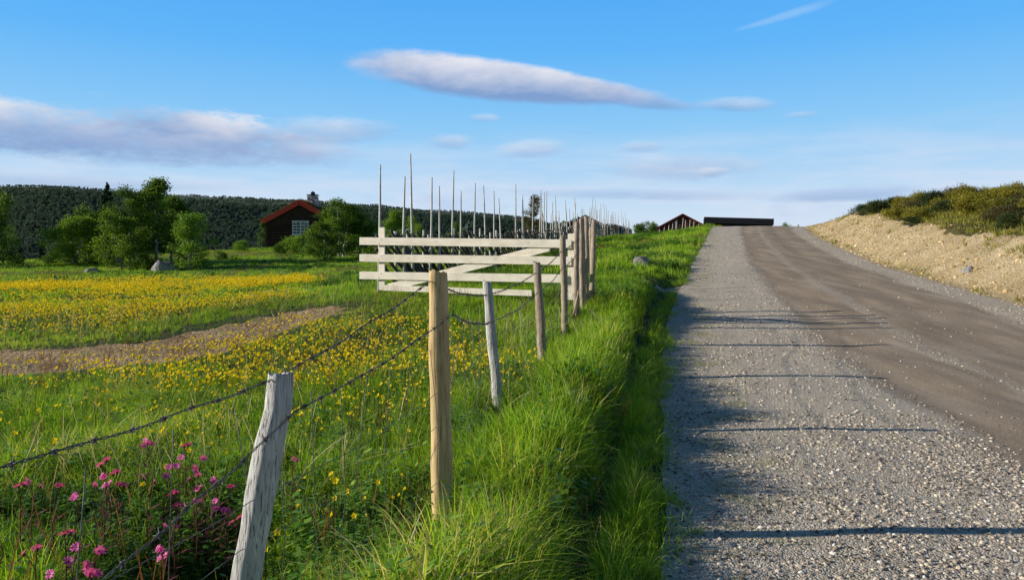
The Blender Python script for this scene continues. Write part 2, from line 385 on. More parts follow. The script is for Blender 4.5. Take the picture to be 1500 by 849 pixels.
pack = mixc(nt, mth(nt, 'MULTIPLY', ramp(nt, bw.outputs[1], [(.93, (0,)), (.95, (1,))]), .8), pack, (.42, .4, .36))
stone = mixc(nt, mth(nt, 'MULTIPLY', ramp(nt, ff, [(.02, (.2,)), (.06, (1,)), (.14, (0,))]), ramp(nt, noise(nt, v, 2.4, 6, .7), [(.48, (0,)), (.62, (.75,))])), stone, (.36, .34, .10))
c = mixc(nt, loose, pack, stone)
nt.links.new(c, b.inputs['Base Color']); b.inputs['Roughness'].default_value = .9
hgt = mth(nt, 'ADD', mth(nt, 'MULTIPLY', mth(nt, 'SUBTRACT', 1.0, vd), mth(nt, 'ADD', mth(nt, 'MULTIPLY', loose, .9), .1)), mth(nt, 'MULTIPLY', noise(nt, v, 25, 6), .6))
bump(nt, b, hgt, .012, .8); M['road'] = m

def gravelly(name, stops, big=.4, sc=30):
    m, nt, b = nodes(name); v = coord(nt)
    vs = voro(nt, v, sc, 'Color'); s = nt.nodes.new('ShaderNodeSeparateColor'); nt.links.new(vs, s.inputs[0])
    g = noise(nt, v, 1.3, 7, .65)
    f = mth(nt, 'ADD', mth(nt, 'MULTIPLY', s.outputs[0], big), mth(nt, 'MULTIPLY', g, 1 - big))
    c = ramp(nt, f, stops)
    c = mixc(nt, ramp(nt, noise(nt, v, .5, 5), [(.5, (0,)), (.62, (.55,))]), c, tuple(q * .72 for q in stops[1][1]))
    nt.links.new(c, b.inputs['Base Color']); b.inputs['Roughness'].default_value = .95
    bump(nt, b, mth(nt, 'ADD', noise(nt, v, 8, 8, .7), mth(nt, 'MULTIPLY', voro(nt, v, sc), -.5)), .08); return m
M['bank'] = gravelly('sandy_gravel_bank', [(.2, (.26, .17, .07)), (.5, (.62, .46, .25)), (.8, (.88, .74, .50))])
M['dirt'] = gravelly('dry_dirt_track', [(.2, (.16, .10, .05)), (.5, (.42, .28, .14)), (.8, (.85, .64, .38))], .2, 18)
M['side'] = gravelly('side_path_gravel', [(.2, (.32, .25, .16)), (.5, (.58, .47, .33)), (.8, (.8, .7, .54))], .4, 50)

def pebble_mat(name, stops):
    m, nt, b = nodes(name); t = attr(nt, 'tint', 'INSTANCER')
    c = ramp(nt, t, stops); g = noise(nt, coord(nt), 3, 4)
    c = mixc(nt, .35, c, ramp(nt, g, [(.3, (.1,)), (.7, (.6,))]), 'OVERLAY')
    nt.links.new(c, b.inputs['Base Color']); b.inputs['Roughness'].default_value = .85; return m
M['pebble'] = pebble_mat('road_pebbles', [(0, (.08, .07, .06)), (.3, (.33, .275, .215)), (.6, (.64, .54, .43)), (.82, (.85, .75, .60)), (1, (.95, .92, .88))])
M['bankstone'] = pebble_mat('bank_stones', [(0, (.24, .16, .07)), (.5, (.55, .39, .17)), (.85, (.82, .66, .38)), (1, (.95, .9, .75))])

# ------------------------------------------------------------------ terrain objects
def sub_grid(name, mask, mat, extra=None, base=0):
    nr, nc = X.shape
    I = np.arange(nr * nc).reshape(nr, nc)
    q = np.stack([I[:-1, :-1], I[:-1, 1:], I[1:, 1:], I[1:, :-1]], -1)[mask]
    used, inv = np.unique(q, return_inverse=True); q = inv.reshape(-1, 4)
    V = np.stack([X.ravel(), D.ravel(), Zg.ravel()], -1)[used]
    at_ = {k: a.ravel()[used] for k, a in (extra or {}).items()}
    o = obj_from(name, mesh_np(name, V, q, mat, True, at_)); o['kind'] = 'structure'; return o
jj = np.arange(len(cols) - 1)[None, :] + 0 * D[:-1, :1].astype(int)
# bank/hill border wanders
bwid = 2.5 + 1.1 * fbm(D * .22, D * 0 + 1.5, 60, 3) + .8 * fbm(X * 1.1, D * 1.1, 61, 3)
CEe = np.broadcast_to(CE[None, :], D.shape)
isroad = (jj >= jL) & (jj < jR)
isbank = (jj >= jR) & (CEe[:-1, :-1] < bwid[:-1, :-1]) & (D[:-1, :-1] < 110) & (D[:-1, :-1] > -25)
FR = np.broadcast_to(CF[None, :], D.shape)
crest_a = sst(1250, 1500, D) * .9
heath_a = ((CEe > 0) & (D < 700)).astype(float)
Zg_td = strip(TRACK, X, D) + .35 * fbm(X * 1.3, D * 1.3, 40)
Zg_sd = strip(SIDE, X, D) + .3 * fbm(X * 2, D * 2, 42)
istrack = (Zg_td[:-1, :-1] < 0) & ~isroad & ~isbank
isside = (Zg_sd[:-1, :-1] < 0) & ~isroad & ~isbank
ishill = (D[:-1, :-1] > 620) & ~isroad
isroad &= (D[:-1, :-1] < 320)
gr = ~(isroad | isbank | istrack | isside | ishill)
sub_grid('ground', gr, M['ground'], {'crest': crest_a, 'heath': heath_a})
sub_grid('hills', ishill, M['ground'], {'crest': crest_a, 'heath': heath_a * 0})
sub_grid('gravel_road', isroad, M['road'], {'frac': FR})
sub_grid('gravel_bank', isbank, M['bank'])
sub_grid('dirt_track', istrack, M['dirt'])
sub_grid('side_path', isside, M['side'])

# ------------------------------------------------------------------ templates + scatter (stuff)
def template(me): return bpy.data.objects.new(me.name, me)
def blades(name, n, hgt, wid, rad, mat, seg=3, lean=.35, stiff=1.0, seed=0):
    g = np.random.default_rng(seed); V = []; Q = []; T = []; rn = []; ht = []
    for k in range(n):
        a = g.uniform(0, 2 * math.pi); r = rad * math.sqrt(g.uniform(0, 1)); bx, by = r * math.cos(a), r * math.sin(a)
        la = a + g.normal(0, .9); h = hgt * g.uniform(.45, 1.1); ln = lean * g.uniform(.2, 1.6); w = wid * g.uniform(.6, 1.3)
        fa = g.uniform(0, 2 * math.pi); fx, fy = math.cos(fa), math.sin(fa); rv = g.uniform(0, 1); s0 = len(V)
        for i in range(seg + 1):
            t = i / seg; off = ln * h * t ** 2.0; zz = h * t * (1 - .25 * ln * t * t * 2)
            ww = w * (1 - t ** 1.8) * .5 + .0003
            cx, cy = bx + math.cos(la) * off, by + math.sin(la) * off
            if i < seg:
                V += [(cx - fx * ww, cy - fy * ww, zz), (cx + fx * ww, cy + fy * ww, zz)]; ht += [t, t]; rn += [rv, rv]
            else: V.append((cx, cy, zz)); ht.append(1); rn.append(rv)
        for i in range(seg - 1): Q.append((s0 + 2 * i, s0 + 2 * i + 1, s0 + 2 * i + 3, s0 + 2 * i + 2))
        T.append((s0 + 2 * seg - 2, s0 + 2 * seg - 1, s0 + 2 * seg))
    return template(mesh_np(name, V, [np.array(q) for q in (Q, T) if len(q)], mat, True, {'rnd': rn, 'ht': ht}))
def weed(name, n, hgt, mat, seed, leaf=.035):
    g = np.random.default_rng(seed); V = []; Q = []; rn = []; ht = []
    for k in range(n):
        a = g.uniform(0, 2 * math.pi); r = .07 * g.uniform(0, 1); L = hgt * g.uniform(.3, 1); sx, sy = g.normal(0, .25, 2)
        for q in range(5):
            t = (q + 1) / 5; c = np.array([r * math.cos(a) + sx * L * t, r * math.sin(a) + sy * L * t, L * t])
            la = g.uniform(0, 2 * math.pi); up = g.uniform(-.2, .7); dv = np.array([math.cos(la), math.sin(la), up]); dv /= np.linalg.norm(dv)
            sd = np.cross(dv, [0, 0, 1]); sd /= np.linalg.norm(sd); l = leaf * g.uniform(.6, 1.5); w = l * .3
            s0 = len(V); V += [c, c + dv * l * .5 + sd * w, c + dv * l, c + dv * l * .5 - sd * w]; Q.append((s0, s0 + 1, s0 + 2, s0 + 3))
            rv = g.uniform(0, 1); rn += [rv] * 4; ht += [t * .6 + .4] * 4
        s0 = len(V); x0, y0 = r * math.cos(a), r * math.sin(a)
        V += [np.array((x0 - .0012, y0, 0)), np.array((x0 + .0012, y0, 0)), np.array((x0 + sx * L + .0008, y0 + sy * L, L)), np.array((x0 + sx * L - .0008, y0 + sy * L, L))]
        Q.append((s0, s0 + 1, s0 + 2, s0 + 3)); rn += [.8] * 4; ht += [.5] * 4
    return template(mesh_np(name, np.array(V), np.array(Q), mat, False, {'rnd': rn, 'ht': ht}))
def flower(name, n, hgt, rad, mat, stem, seed, spread=.12, stemw=.0016):
    g = np.random.default_rng(seed); V = []; T = []; rn = []; sV = []; sQ = []
    for k in range(n):
        x, y = g.normal(0, spread, 2); h = hgt * g.uniform(.75, 1.1); nx, ny = g.normal(0, .35, 2)
        nrm = np.array([nx - .5, ny - .55, .65]); nrm /= np.linalg.norm(nrm); u = np.cross(nrm, [1, 0, 0]); u /= np.linalg.norm(u); w = np.cross(nrm, u)
        c = np.array([x, y, h]); s0 = len(V); V.append(c - nrm * rad * .3); rn.append(.0); K = 10
        for i in range(K):
            r = rad * (1.0 if i % 2 == 0 else .62) * g.uniform(.85, 1.1); th = i / K * 2 * math.pi
            V.append(c + r * (math.cos(th) * u + math.sin(th) * w) + nrm * rad * .25); rn.append(g.uniform(.3, 1))
        for i in range(K): T.append((s0, s0 + 1 + i, s0 + 1 + (i + 1) % K))
        if stem:
            q = len(sV); sV += [(x * .5 - stemw, y * .5, 0), (x * .5 + stemw, y * .5, 0), (x + stemw, y, h), (x - stemw, y, h)]; sQ.append((q, q + 1, q + 2, q + 3))
    nV = len(V); V = np.array(V)
    fs = [np.array(T)]
    if stem: V = np.vstack([V, np.array(sV)]); fs = [np.array(T), np.array(sQ) + nV]; rn += [.5] * len(sV)
    me = mesh_np(name, V, fs, mat, False, {'rnd': rn, 'ht': [1] * len(V)})
    if stem:
        me.materials.append(stem)
        mi = np.zeros(len(me.polygons), dtype=np.int32); mi[len(T):] = 1; me.polygons.foreach_set('material_index', mi)
    return template(me)
def ico(sub):
    import bmesh
    bm = bmesh.new(); bmesh.ops.create_icosphere(bm, subdivisions=sub, radius=1)
    V = np.array([v.co[:] for v in bm.verts]); T = np.array([[v.index for v in f.verts] for f in bm.faces]); bm.free(); return V, T
ICO1, ICO2, ICO3 = ico(1), ico(2), ico(4)
def pebble(name, mat, seed, flat=.6):
    g = np.random.default_rng(seed); V = ICO1[0] * (1 + g.normal(0, .14, (len(ICO1[0]), 1))) * np.array([1, g.uniform(.6, .9), flat * g.uniform(.7, 1.1)])
    return template(mesh_np(name, V, ICO1[1], mat, False))

def scatter(name, P, rot, scl, idx, tint, templates, kind='stuff'):
    me = bpy.data.meshes.new(name); n = len(P)
    me.vertices.add(n); me.vertices.foreach_set('co', np.asarray(P, np.float32).ravel())
    def A(k, t, v, f='value'): a = me.attributes.new(k, t, 'POINT'); a.data.foreach_set(f, v)
    A('rot', 'FLOAT_VECTOR', np.asarray(rot, np.float32).ravel(), 'vector'); A('scl', 'FLOAT', np.asarray(scl, np.float32))
    A('idx', 'INT', np.asarray(idx, np.int32)); A('tint', 'FLOAT', np.asarray(tint, np.float32))
    o = obj_from(name, me); o['kind'] = kind
    c = bpy.data.collections.new(name + '_kinds')
    for k, t in enumerate(templates): t.name = '%s_kind_%02d' % (name, k); c.objects.link(t)
    ng = bpy.data.node_groups.new(name + '_nodes', 'GeometryNodeTree')
    ng.interface.new_socket('Geometry', in_out='INPUT', socket_type='NodeSocketGeometry'); ng.interface.new_socket('Geometry', in_out='OUTPUT', socket_type='NodeSocketGeometry')
    gi = ng.nodes.new('NodeGroupInput'); go = ng.nodes.new('NodeGroupOutput'); ip = ng.nodes.new('GeometryNodeInstanceOnPoints')
    ci = ng.nodes.new('GeometryNodeCollectionInfo'); ci.inputs['Collection'].default_value = c; ci.inputs['Separate Children'].default_value = True; ci.inputs['Reset Children'].default_value = True
    def na(nm, t): q = ng.nodes.new('GeometryNodeInputNamedAttribute'); q.data_type = t; q.inputs['Name'].default_value = nm; return q.outputs['Attribute']
    er = ng.nodes.new('FunctionNodeEulerToRotation')
    L = ng.links.new
    L(gi.outputs[0], ip.inputs['Points']); L(ci.outputs[0], ip.inputs['Instance']); ip.inputs['Pick Instance'].default_value = True
    L(na('idx', 'INT'), ip.inputs['Instance Index']); L(na('rot', 'FLOAT_VECTOR'), er.inputs[0]); L(er.outputs[0], ip.inputs['Rotation']); L(na('scl', 'FLOAT'), ip.inputs['Scale'])
    L(ip.outputs[0], go.inputs[0])
    md = o.modifiers.new('scatter', 'NODES'); md.node_group = ng
    return o

def sample(dmin, dmax, dens, pxa=-280, pxb=1780, cull=None):
    """random points between two distances, within a wedge wider than the view; dens per m2"""
    area = (pxb - pxa) / F * (dmax ** 2 - dmin ** 2) / 2
    n = int(area * dens)
    d = np.sqrt(rng.uniform(dmin ** 2, dmax ** 2, n)); px = rng.uniform(pxa, pxb, n)
    return (px - HX) / F * d, d
def rots(n, tilt=.08): return np.stack([rng.normal(0, tilt, n), rng.normal(0, tilt, n), rng.uniform(0, 2 * math.pi, n)], -1)
def is_field(x, d, m=.0):
    ok = (x < xl(d) - m) & ((strip(TRACK, x, d) + .35 * fbm(x * 1.3, d * 1.3, 40) > .02) | ((fbm(x * 1.1, d * 2.6, 43) > .12) & (strip(TRACK, x, d) > -1.05))) & (strip(SIDE, x, d) + .3 * fbm(x * 2, d * 2, 42) > .02)
    return ok
def put(x, d, dz=0.0): return np.stack([x, d, height(x, d) + dz], -1)

# --- near and middle meadow grass
TN = [blades('t', 26, .30, .0065, .075, M['grass'], 4, .55, seed=s) for s in range(5)] + [blades('t', 20, .42, .006, .06, M['grass'], 5, .75, seed=10 + s) for s in range(3)] \
   + [weed('w', 7, .28, M['weed'], 30 + s) for s in range(3)] + [weed('w', 6, .22, M['weed'], 40 + s, .06) for s in range(2)]
def meadow_h(x, d):
    """relative grass height over the meadow"""
    s = xl(d) - x
    h = .85 + .55 * fbm(x * .9, d * .9, 70) + .3 * fbm(x * .25, d * .25, 71)
    h = h * (1 - .55 * np.exp(-((s - .43) / .09) ** 2) * (d < 20))          # the thin line of the ditch
    h = h * (1 - .45 * sst(.3, .0, s))
    h = h * (.80 + .5 * fbm(x * 3.5, d * 3.5, 72)) + (.30 + 1.2 * fbm(d * 1.3, d * 0 + 9, 74, 3)) * np.exp(-((s - .8) / .4) ** 2) * (d < 18)
    for (qx, qd) in ((-.45, 4.3), (-.08, 6.9), (.38, 9.7), (.85, 12.5), (1.2, 14.3)):
        h = h * (1 - .62 * np.exp(-(((x - qx) / .20) ** 2 + ((d - qd + .35) / .45) ** 2)))
    h = h * (1 - .38 * sst(-1.2, -2.2, x) * sst(6.5, 8.5, d)) * (1 - .5 * sst(.7, .0, strip(TRACK, x, d))) * (1 - .6 * sst(1.3, .2, strip(SIDE, x, d))) * (1 + .6 * (d > 18) * fbm(x * .8, d * .5, 73))
    h = h * (1 - .65 * np.exp(-(((x + 1.5) / .3) ** 2 + ((d - 3.7) / .5) ** 2)))
    return h
def grass_batch(name, dmin, dmax, dens, temps, pick, sc, edge=.02):
    x, d = sample(dmin, dmax, dens); k = is_field(x, d, edge); x, d = x[k], d[k]
    s = xl(d) - x
    dc = .42 + .16 * fbm(d * 1.1, d * 0 + 2, 83); k = rng.uniform(0, 1, len(x)) < np.where((abs(s - dc) < .06) & (d < 18), .35, np.where(s < dc, .25 + 1.3 * sst(-.12, .12, fbm(x * 1.2, d * 2.2, 84)), 1)); x, d = x[k], d[k]
    n = len(x); t = np.clip(.42 + 1.3 * fbm(x * .7, d * .7, 80) + .8 * fbm(x * 3, d * 3, 81) + rng.normal(0, .08, n), 0, 1)
    idx = pick(x, d, n)
    return scatter(name, put(x, d, -.015), rots(n, .12), sc * meadow_h(x, d) * rng.uniform(.75, 1.25, n), idx, t, temps)
def pickn(x, d, n):
    w = fbm(x * 1.1, d * 1.1, 90); s = xl(d) - x
    i = rng.integers(0, 5, n); r = rng.uniform(0, 1, n)
    i = np.where(r < .25 + .4 * ((s > .5) & (s < 1.5)), rng.integers(5, 8, n), i)
    wd = (r > .62 - 1.7 * w - .22 * (x < -.5) * (d < 5)) & (s > .5)
    return np.where(wd, rng.integers(8, 13, n), i)
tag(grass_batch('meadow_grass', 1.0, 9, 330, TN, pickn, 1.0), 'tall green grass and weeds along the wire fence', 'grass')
TM = [blades('t', 16, .30, .011, .10, M['grass'], 3, .5, seed=50 + s) for s in range(5)] + [weed('w', 8, .26, M['weed'], 60 + s, .05) for s in range(2)]
def pickm(x, d, n):
    w = fbm(x * .6, d * .6, 91); return np.where(rng.uniform(0, 1, n) > .85 - 1.2 * w, rng.integers(5, 7, n), rng.integers(0, 5, n))
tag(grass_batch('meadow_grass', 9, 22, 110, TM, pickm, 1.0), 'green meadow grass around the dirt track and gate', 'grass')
TF = [blades('t', 16, .34, .028, .28, M['grass'], 2, .5, seed=70 + s) for s in range(4)] + [weed('w', 14, .34, M['weed'], 80 + s, .09) for s in range(2)] + [blades('t', 12, .4, .02, .3, M['heath'], 2, .4, seed=76 + s) for s in range(2)]
tag(grass_batch('meadow_grass', 22, 72, 16, TF, lambda x, d, n: np.where(fbm(x * .35, d * .25, 92) > .13, rng.integers(6, 8, n), np.where(fbm(x * .9, d * .5, 93) + rng.normal(0, .06, n) > .10, rng.integers(4, 6, n), rng.integers(0, 4, n))), 1.05), 'distant meadow grass in front of the trees', 'grass')

# --- dry stalks and reddish sorrel stems between the grass
def stalks(name, n, h, mat, seed, head=.012, leany=.25):
    g = np.random.default_rng(seed); V = []; Q = []; rn = []
    for k in range(n):
        x, y = g.normal(0, .06, 2); H = h * g.uniform(.6, 1.1); lx, ly = g.normal(0, leany, 2); a = g.uniform(0, 3.14); c, s_ = math.cos(a), math.sin(a); rv = g.uniform(0, 1); pr = None
        for i in range(7):
            t = i / 6; w = .0010 * (1 - .5 * t) + (head * .5 * g.uniform(.6, 1) if 4 <= i < 6 else 0); p = np.array([x + lx * H * t * t, y + ly * H * t * t, H * t]); o = np.array([c * w, s_ * w, 0]); s0 = len(V)
            V += [p - o, p + o]; rn += [rv, rv]
            if i: Q.append((s0 - 2, s0 - 1, s0 + 1, s0))
    return template(mesh_np(name, np.array(V), np.array(Q), mat, False, {'rnd': rn, 'ht': [1] * len(V)}))
M['straw'] = petal('dry_straw', (.5, .38, .2), (.85, .74, .5)); M['sorrel'] = petal('reddish_sorrel', (.16, .05, .03), (.42, .17, .07))
ST = [stalks('s', 3, .5, M['straw'], 300 + q, .004, .5) for q in range(3)] + [stalks('s', 3, .48, M['sorrel'], 310 + q, .004, .2) for q in range(3)]
x, d = sample(2.5, 16, 9, pxa=-200, pxb=1000); k = is_field(x, d, .35); x, d = x[k], d[k]; n = len(x)
tag(scatter('dry_stalks', put(x, d), rots(n, .12), rng.uniform(.7, 1.15, n) * np.where(xl(d) - x < 1.3, .8, 1), np.where(fbm(x * .5, d * .5, 320) > -.02, rng.integers(3, 6, n), rng.integers(0, 3, n)), rng.uniform(0, 1, n), ST), 'dry straw and reddish sorrel stalks standing in the meadow grass', 'stalks')

LW = [weed('l', 12, .40, M['weed'], 400 + q, .05) for q in range(4)]
x, d = sample(3.0, 8.5, 4.5, pxa=-150, pxb=960); k = is_field(x, d, .6) & (fbm(x * .8, d * .8, 405) > -.08); x, d = x[k], d[k]; n = len(x)
tag(scatter('leafy_weeds', put(x, d), rots(n, .15), rng.uniform(.55, 1.1, n), rng.integers(0, 4, n), rng.uniform(.5, 1, n), LW), 'taller broad leaved herbs standing out of the near grass', 'weeds')

# --- yellow flowers
def flower_density(x, d):
    px = x / d * F + HX
    n = .5 + fbm(x * .45, d * .8, 100) * 1.3; n2 = .5 + fbm(x * .16, d * .3, 101) * 1.6
    beyond = np.where(d > 12.9 - .12 * (x + 5), 1, 0) * (x < -.26 * d) 
    band1 = np.exp(-((d - 16.2 - 1.5 * fbm(x * .2, d * 0, 102)) / 2.0) ** 2); band2 = np.exp(-((d - 28.5 - 6 * fbm(x * .12, d * 0 + 5, 103)) / 3.4) ** 2) * (.25 + .9 * sst(-.22, .15, fbm(x * .3, d * .22, 104)))
    q = beyond * (.05 + 1.0 * band1 + 1.1 * band2) * sst(.2, .65, n) * (d < 36) * (strip(TRACK, x, d) > .9)
    q = np.where((px > 440) & (d < 21), q * .15, q)
    front = (strip(TRACK, x, d) > .1) & (d > 7.5) & (d < 13.5) & (x < .35 - .32 * (d - 8)) & (d <= 12.9 - .12 * (x + 5))
    q = q + front * sst(.15, .6, n) * .55 * sst(-60, 330, px)
    low = (d <= 8.2) & (d > 3.2) & (x < -.6)
    q = q + low * sst(.35, .9, n) * .35
    return np.clip(q, 0, 1)
FL = [flower('y', 3, .38, .017, M['yellow'], M['stem'], s, .12) for s in range(4)] + [flower('y', 5, .25, .024, M['yellow'], M['stem'], 5 + s, .16) for s in range(4)] + [flower('y', 6, .26, .034, M['yellow'], None, 10 + s, .22) for s in range(4)]
x, d = sample(3, 36, 40, pxa=-250, pxb=900); k = (x < xl(d) - 1.4) & (strip(TRACK, x, d) > .12) & (rng.uniform(0, 1, len(x)) < flower_density(x, d)); x, d = x[k], d[k]
n = len(x); fi = rng.integers(0, 4, n) + np.where(d > 18, 8, np.where(d > 7.6, 4, 0))
tag(scatter('yellow_flowers', put(x, d), rots(n, .12), rng.uniform(.7, 1.2, n), fi, rng.uniform(0, 1, n), FL), 'yellow globeflowers covering the meadow in bands', 'flowers')

# --- heath grass on the right bank
TH = [blades('h', 14, .26, .022, .22, M['heath'], 2, .6, seed=110 + s) for s in range(4)]
x, d = sample(12, 60, 14, pxa=1150, pxb=2000)
e = x - xr(d); bwp = 2.5 + 1.1 * fbm(d * .22, d * 0 + 1.5, 60, 3) + .8 * fbm(x * 1.1, d * 1.1, 61, 3)
k = (e > bwp) | ((e > .15) & (e < .5) & (rng.uniform(0, 1, len(x)) < .3)) | ((e > 1.6) & (rng.uniform(0, 1, len(x)) < .5 * (fbm(x, d, 66) > .06))); x, d = x[k], d[k]; n = len(x)
tag(scatter('heath_grass', put(x, d, -.02), rots(n, .15), rng.uniform(.5, 1.2, n), rng.integers(0, 4, n), rng.uniform(0, .9, n), TH), 'dry olive heath grass on top of the gravel bank', 'grass')
# small green tufts on the gravel shoulder
x, d = sample(3.4, 18, 26, pxa=950, pxb=1500); f = (x - xl(d)) / (xr(d) - xl(d))
k = (f > 0) & (f < .11) & (rng.uniform(0, 1, len(x)) < .7 * sst(.0, .22, fbm(x * 1.2, d * 1.2, 120))); x, d = x[k], d[k]; n = len(x)
tag(scatter('shoulder_weeds', put(x, d), rots(n, .2), rng.uniform(.12, .3, n), rng.integers(0, 5, n), rng.uniform(.3, .9, n), [blades('s', 12, .3, .010, .2, M['grass'], 3, .8, seed=130 + s) for s in range(5)]), 'low green weeds in the gravel shoulder', 'weeds')

x, d = sample(3.0, 26, 240, pxa=850, pxb=1150); o_ = x - xl(d)
k = (o_ > -.22) & (o_ < .30) & (rng.uniform(0, 1, len(x)) < np.clip(.9 - (o_ + .1) * 3.2 + 3.0 * fbm(x * 2.2, d * 1.4, 122), 0, 1)) & (strip(SIDE, x, d) > .1); x, d = x[k], d[k]; n = len(x)
tag(scatter('verge_grass', put(x, d, -.01), rots(n, .25), rng.uniform(.3, .95, n) * np.clip(.9 - (x - xl(d)) * 2, .25, 1), rng.integers(0, 4, n), rng.uniform(.2, 1, n), [blades('v', 12, .24, .008, .07, M['grass'], 3, .9, seed=140 + s) for s in range(4)]), 'ragged short grass creeping from the verge onto the gravel', 'grass')

# --- pebbles
PB = [pebble('p', M['pebble'], s) for s in range(6)]
def peb(dmin, dmax, dens, smin, smax):
    x, d = sample(dmin, dmax, dens, pxa=880, pxb=1800); f = (x - xl(d)) / (xr(d) - xl(d)) + .08 * fbm(x * .7, d * .15, 140)
    w = np.interp(f, [-.02, .0, .30, .35, .48, .51, .54, .82, .87, 1.0, 1.02], [0, .9, 1, .04, .025, .30, .025, .03, .8, 1, .5])
    w = w * (.45 + .9 * sst(-.25, .2, fbm(x * 1.4, d * .5, 141))); k = (f > -.01) & (f < 1.03) & (rng.uniform(0, 1, len(x)) < w); x, d = x[k], d[k]; n = len(x)
    s = smin + (smax - smin) * rng.uniform(0, 1, n) ** 3.5
    return x, d, s
xa, da, sa = peb(3.3, 8, 2400, .0045, .022); xb, db, sb = peb(8, 18, 450, .007, .026); xc, dc, sc_ = peb(18, 45, 40, .014, .035)
x = np.r_[xa, xb, xc]; d = np.r_[da, db, dc]; s = np.r_[sa, sb, sc_]; n = len(x)
tag(scatter('loose_gravel', put(x, d, 0) + np.stack([0 * s, 0 * s, s * -.05], -1), rots(n, .3), s, rng.integers(0, 6, n), rng.beta(1.7, 1.8, n), PB), 'loose grey gravel stones on the road', 'gravel')
BS = [pebble('b', M['bankstone'], 20 + s, .7) for s in range(6)]
x, d = sample(13, 60, 60, pxa=1150, pxb=1900); e = x - xr(d)
k = (e > .1) & (e < 3.4) & (rng.uniform(0, 1, len(x)) < np.interp(e, [0, .8, 2.6, 3.4], [1, .6, .25, .05])); x, d = x[k], d[k]; n = len(x)
s = .015 + .07 * rng.uniform(0, 1, n) ** 4
tag(scatter('bank_stones', put(x, d), rots(n, .4), s, rng.integers(0, 6, n), rng.beta(2.2, 2, n), BS), 'yellowish loose stones on the gravel bank', 'stones')

# --- far forest
def crown_far(name, conifer, seed):
    g = np.random.default_rng(seed); V = []; T = []; rn = []
    for k in range(90):
        t = g.uniform(0, 1) ** .8
        if conifer: r = (1 - t) * .26 + .02; z = .05 + t * .95
        else: r = .42 * math.sqrt(max(0, 1 - (2 * t - 1) ** 2)) + .02; z = .15 + t * .85
        a = g.uniform(0, 2 * math.pi); rr = r * g.uniform(.7, 1.1); c = np.array([rr * math.cos(a), rr * math.sin(a), z]); s = .13
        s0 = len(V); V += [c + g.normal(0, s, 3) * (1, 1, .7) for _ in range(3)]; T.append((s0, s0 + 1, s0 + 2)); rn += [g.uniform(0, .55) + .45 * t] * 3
    return template(mesh_np(name, np.array(V), np.array(T), M['far_tree'], False, {'rnd': rn}))
FT = [crown_far('f', True, s) for s in range(3)] + [crown_far('f', False, 5 + s) for s in range(3)]
xs = []; 
for (d0, d1, dens, hmin, hmax, thr) in ((150, 420, .006, 4, 8, -.08), (420, 900, .007, 6, 10, -.3), (900, 1330, .034, 4, 7, -.5), (1330, 1600, .018, 2, 4, -.02)):
    x, d = sample(d0, d1, dens, pxa=-350, pxb=1150); k = (fbm(x / 80, d / 80, 150) > thr) & ((x / d * F + HX < 900) | (d > 420))
    if d0 == 900: k &= True
    xs.append((x[k], d[k], rng.uniform(hmin, hmax, k.sum())))
x = np.concatenate([q[0] for q in xs]); d = np.concatenate([q[1] for q in xs]); s = np.concatenate([q[2] for q in xs]); n = len(x)
tag(scatter('forest', put(x, d, -.3), rots(n, .04), s, np.where(rng.uniform(0, 1, n) < .6, rng.integers(0, 3, n), rng.integers(3, 6, n)), rng.uniform(0, 1, n), FT), 'dark mixed forest covering the far hillside', 'forest')

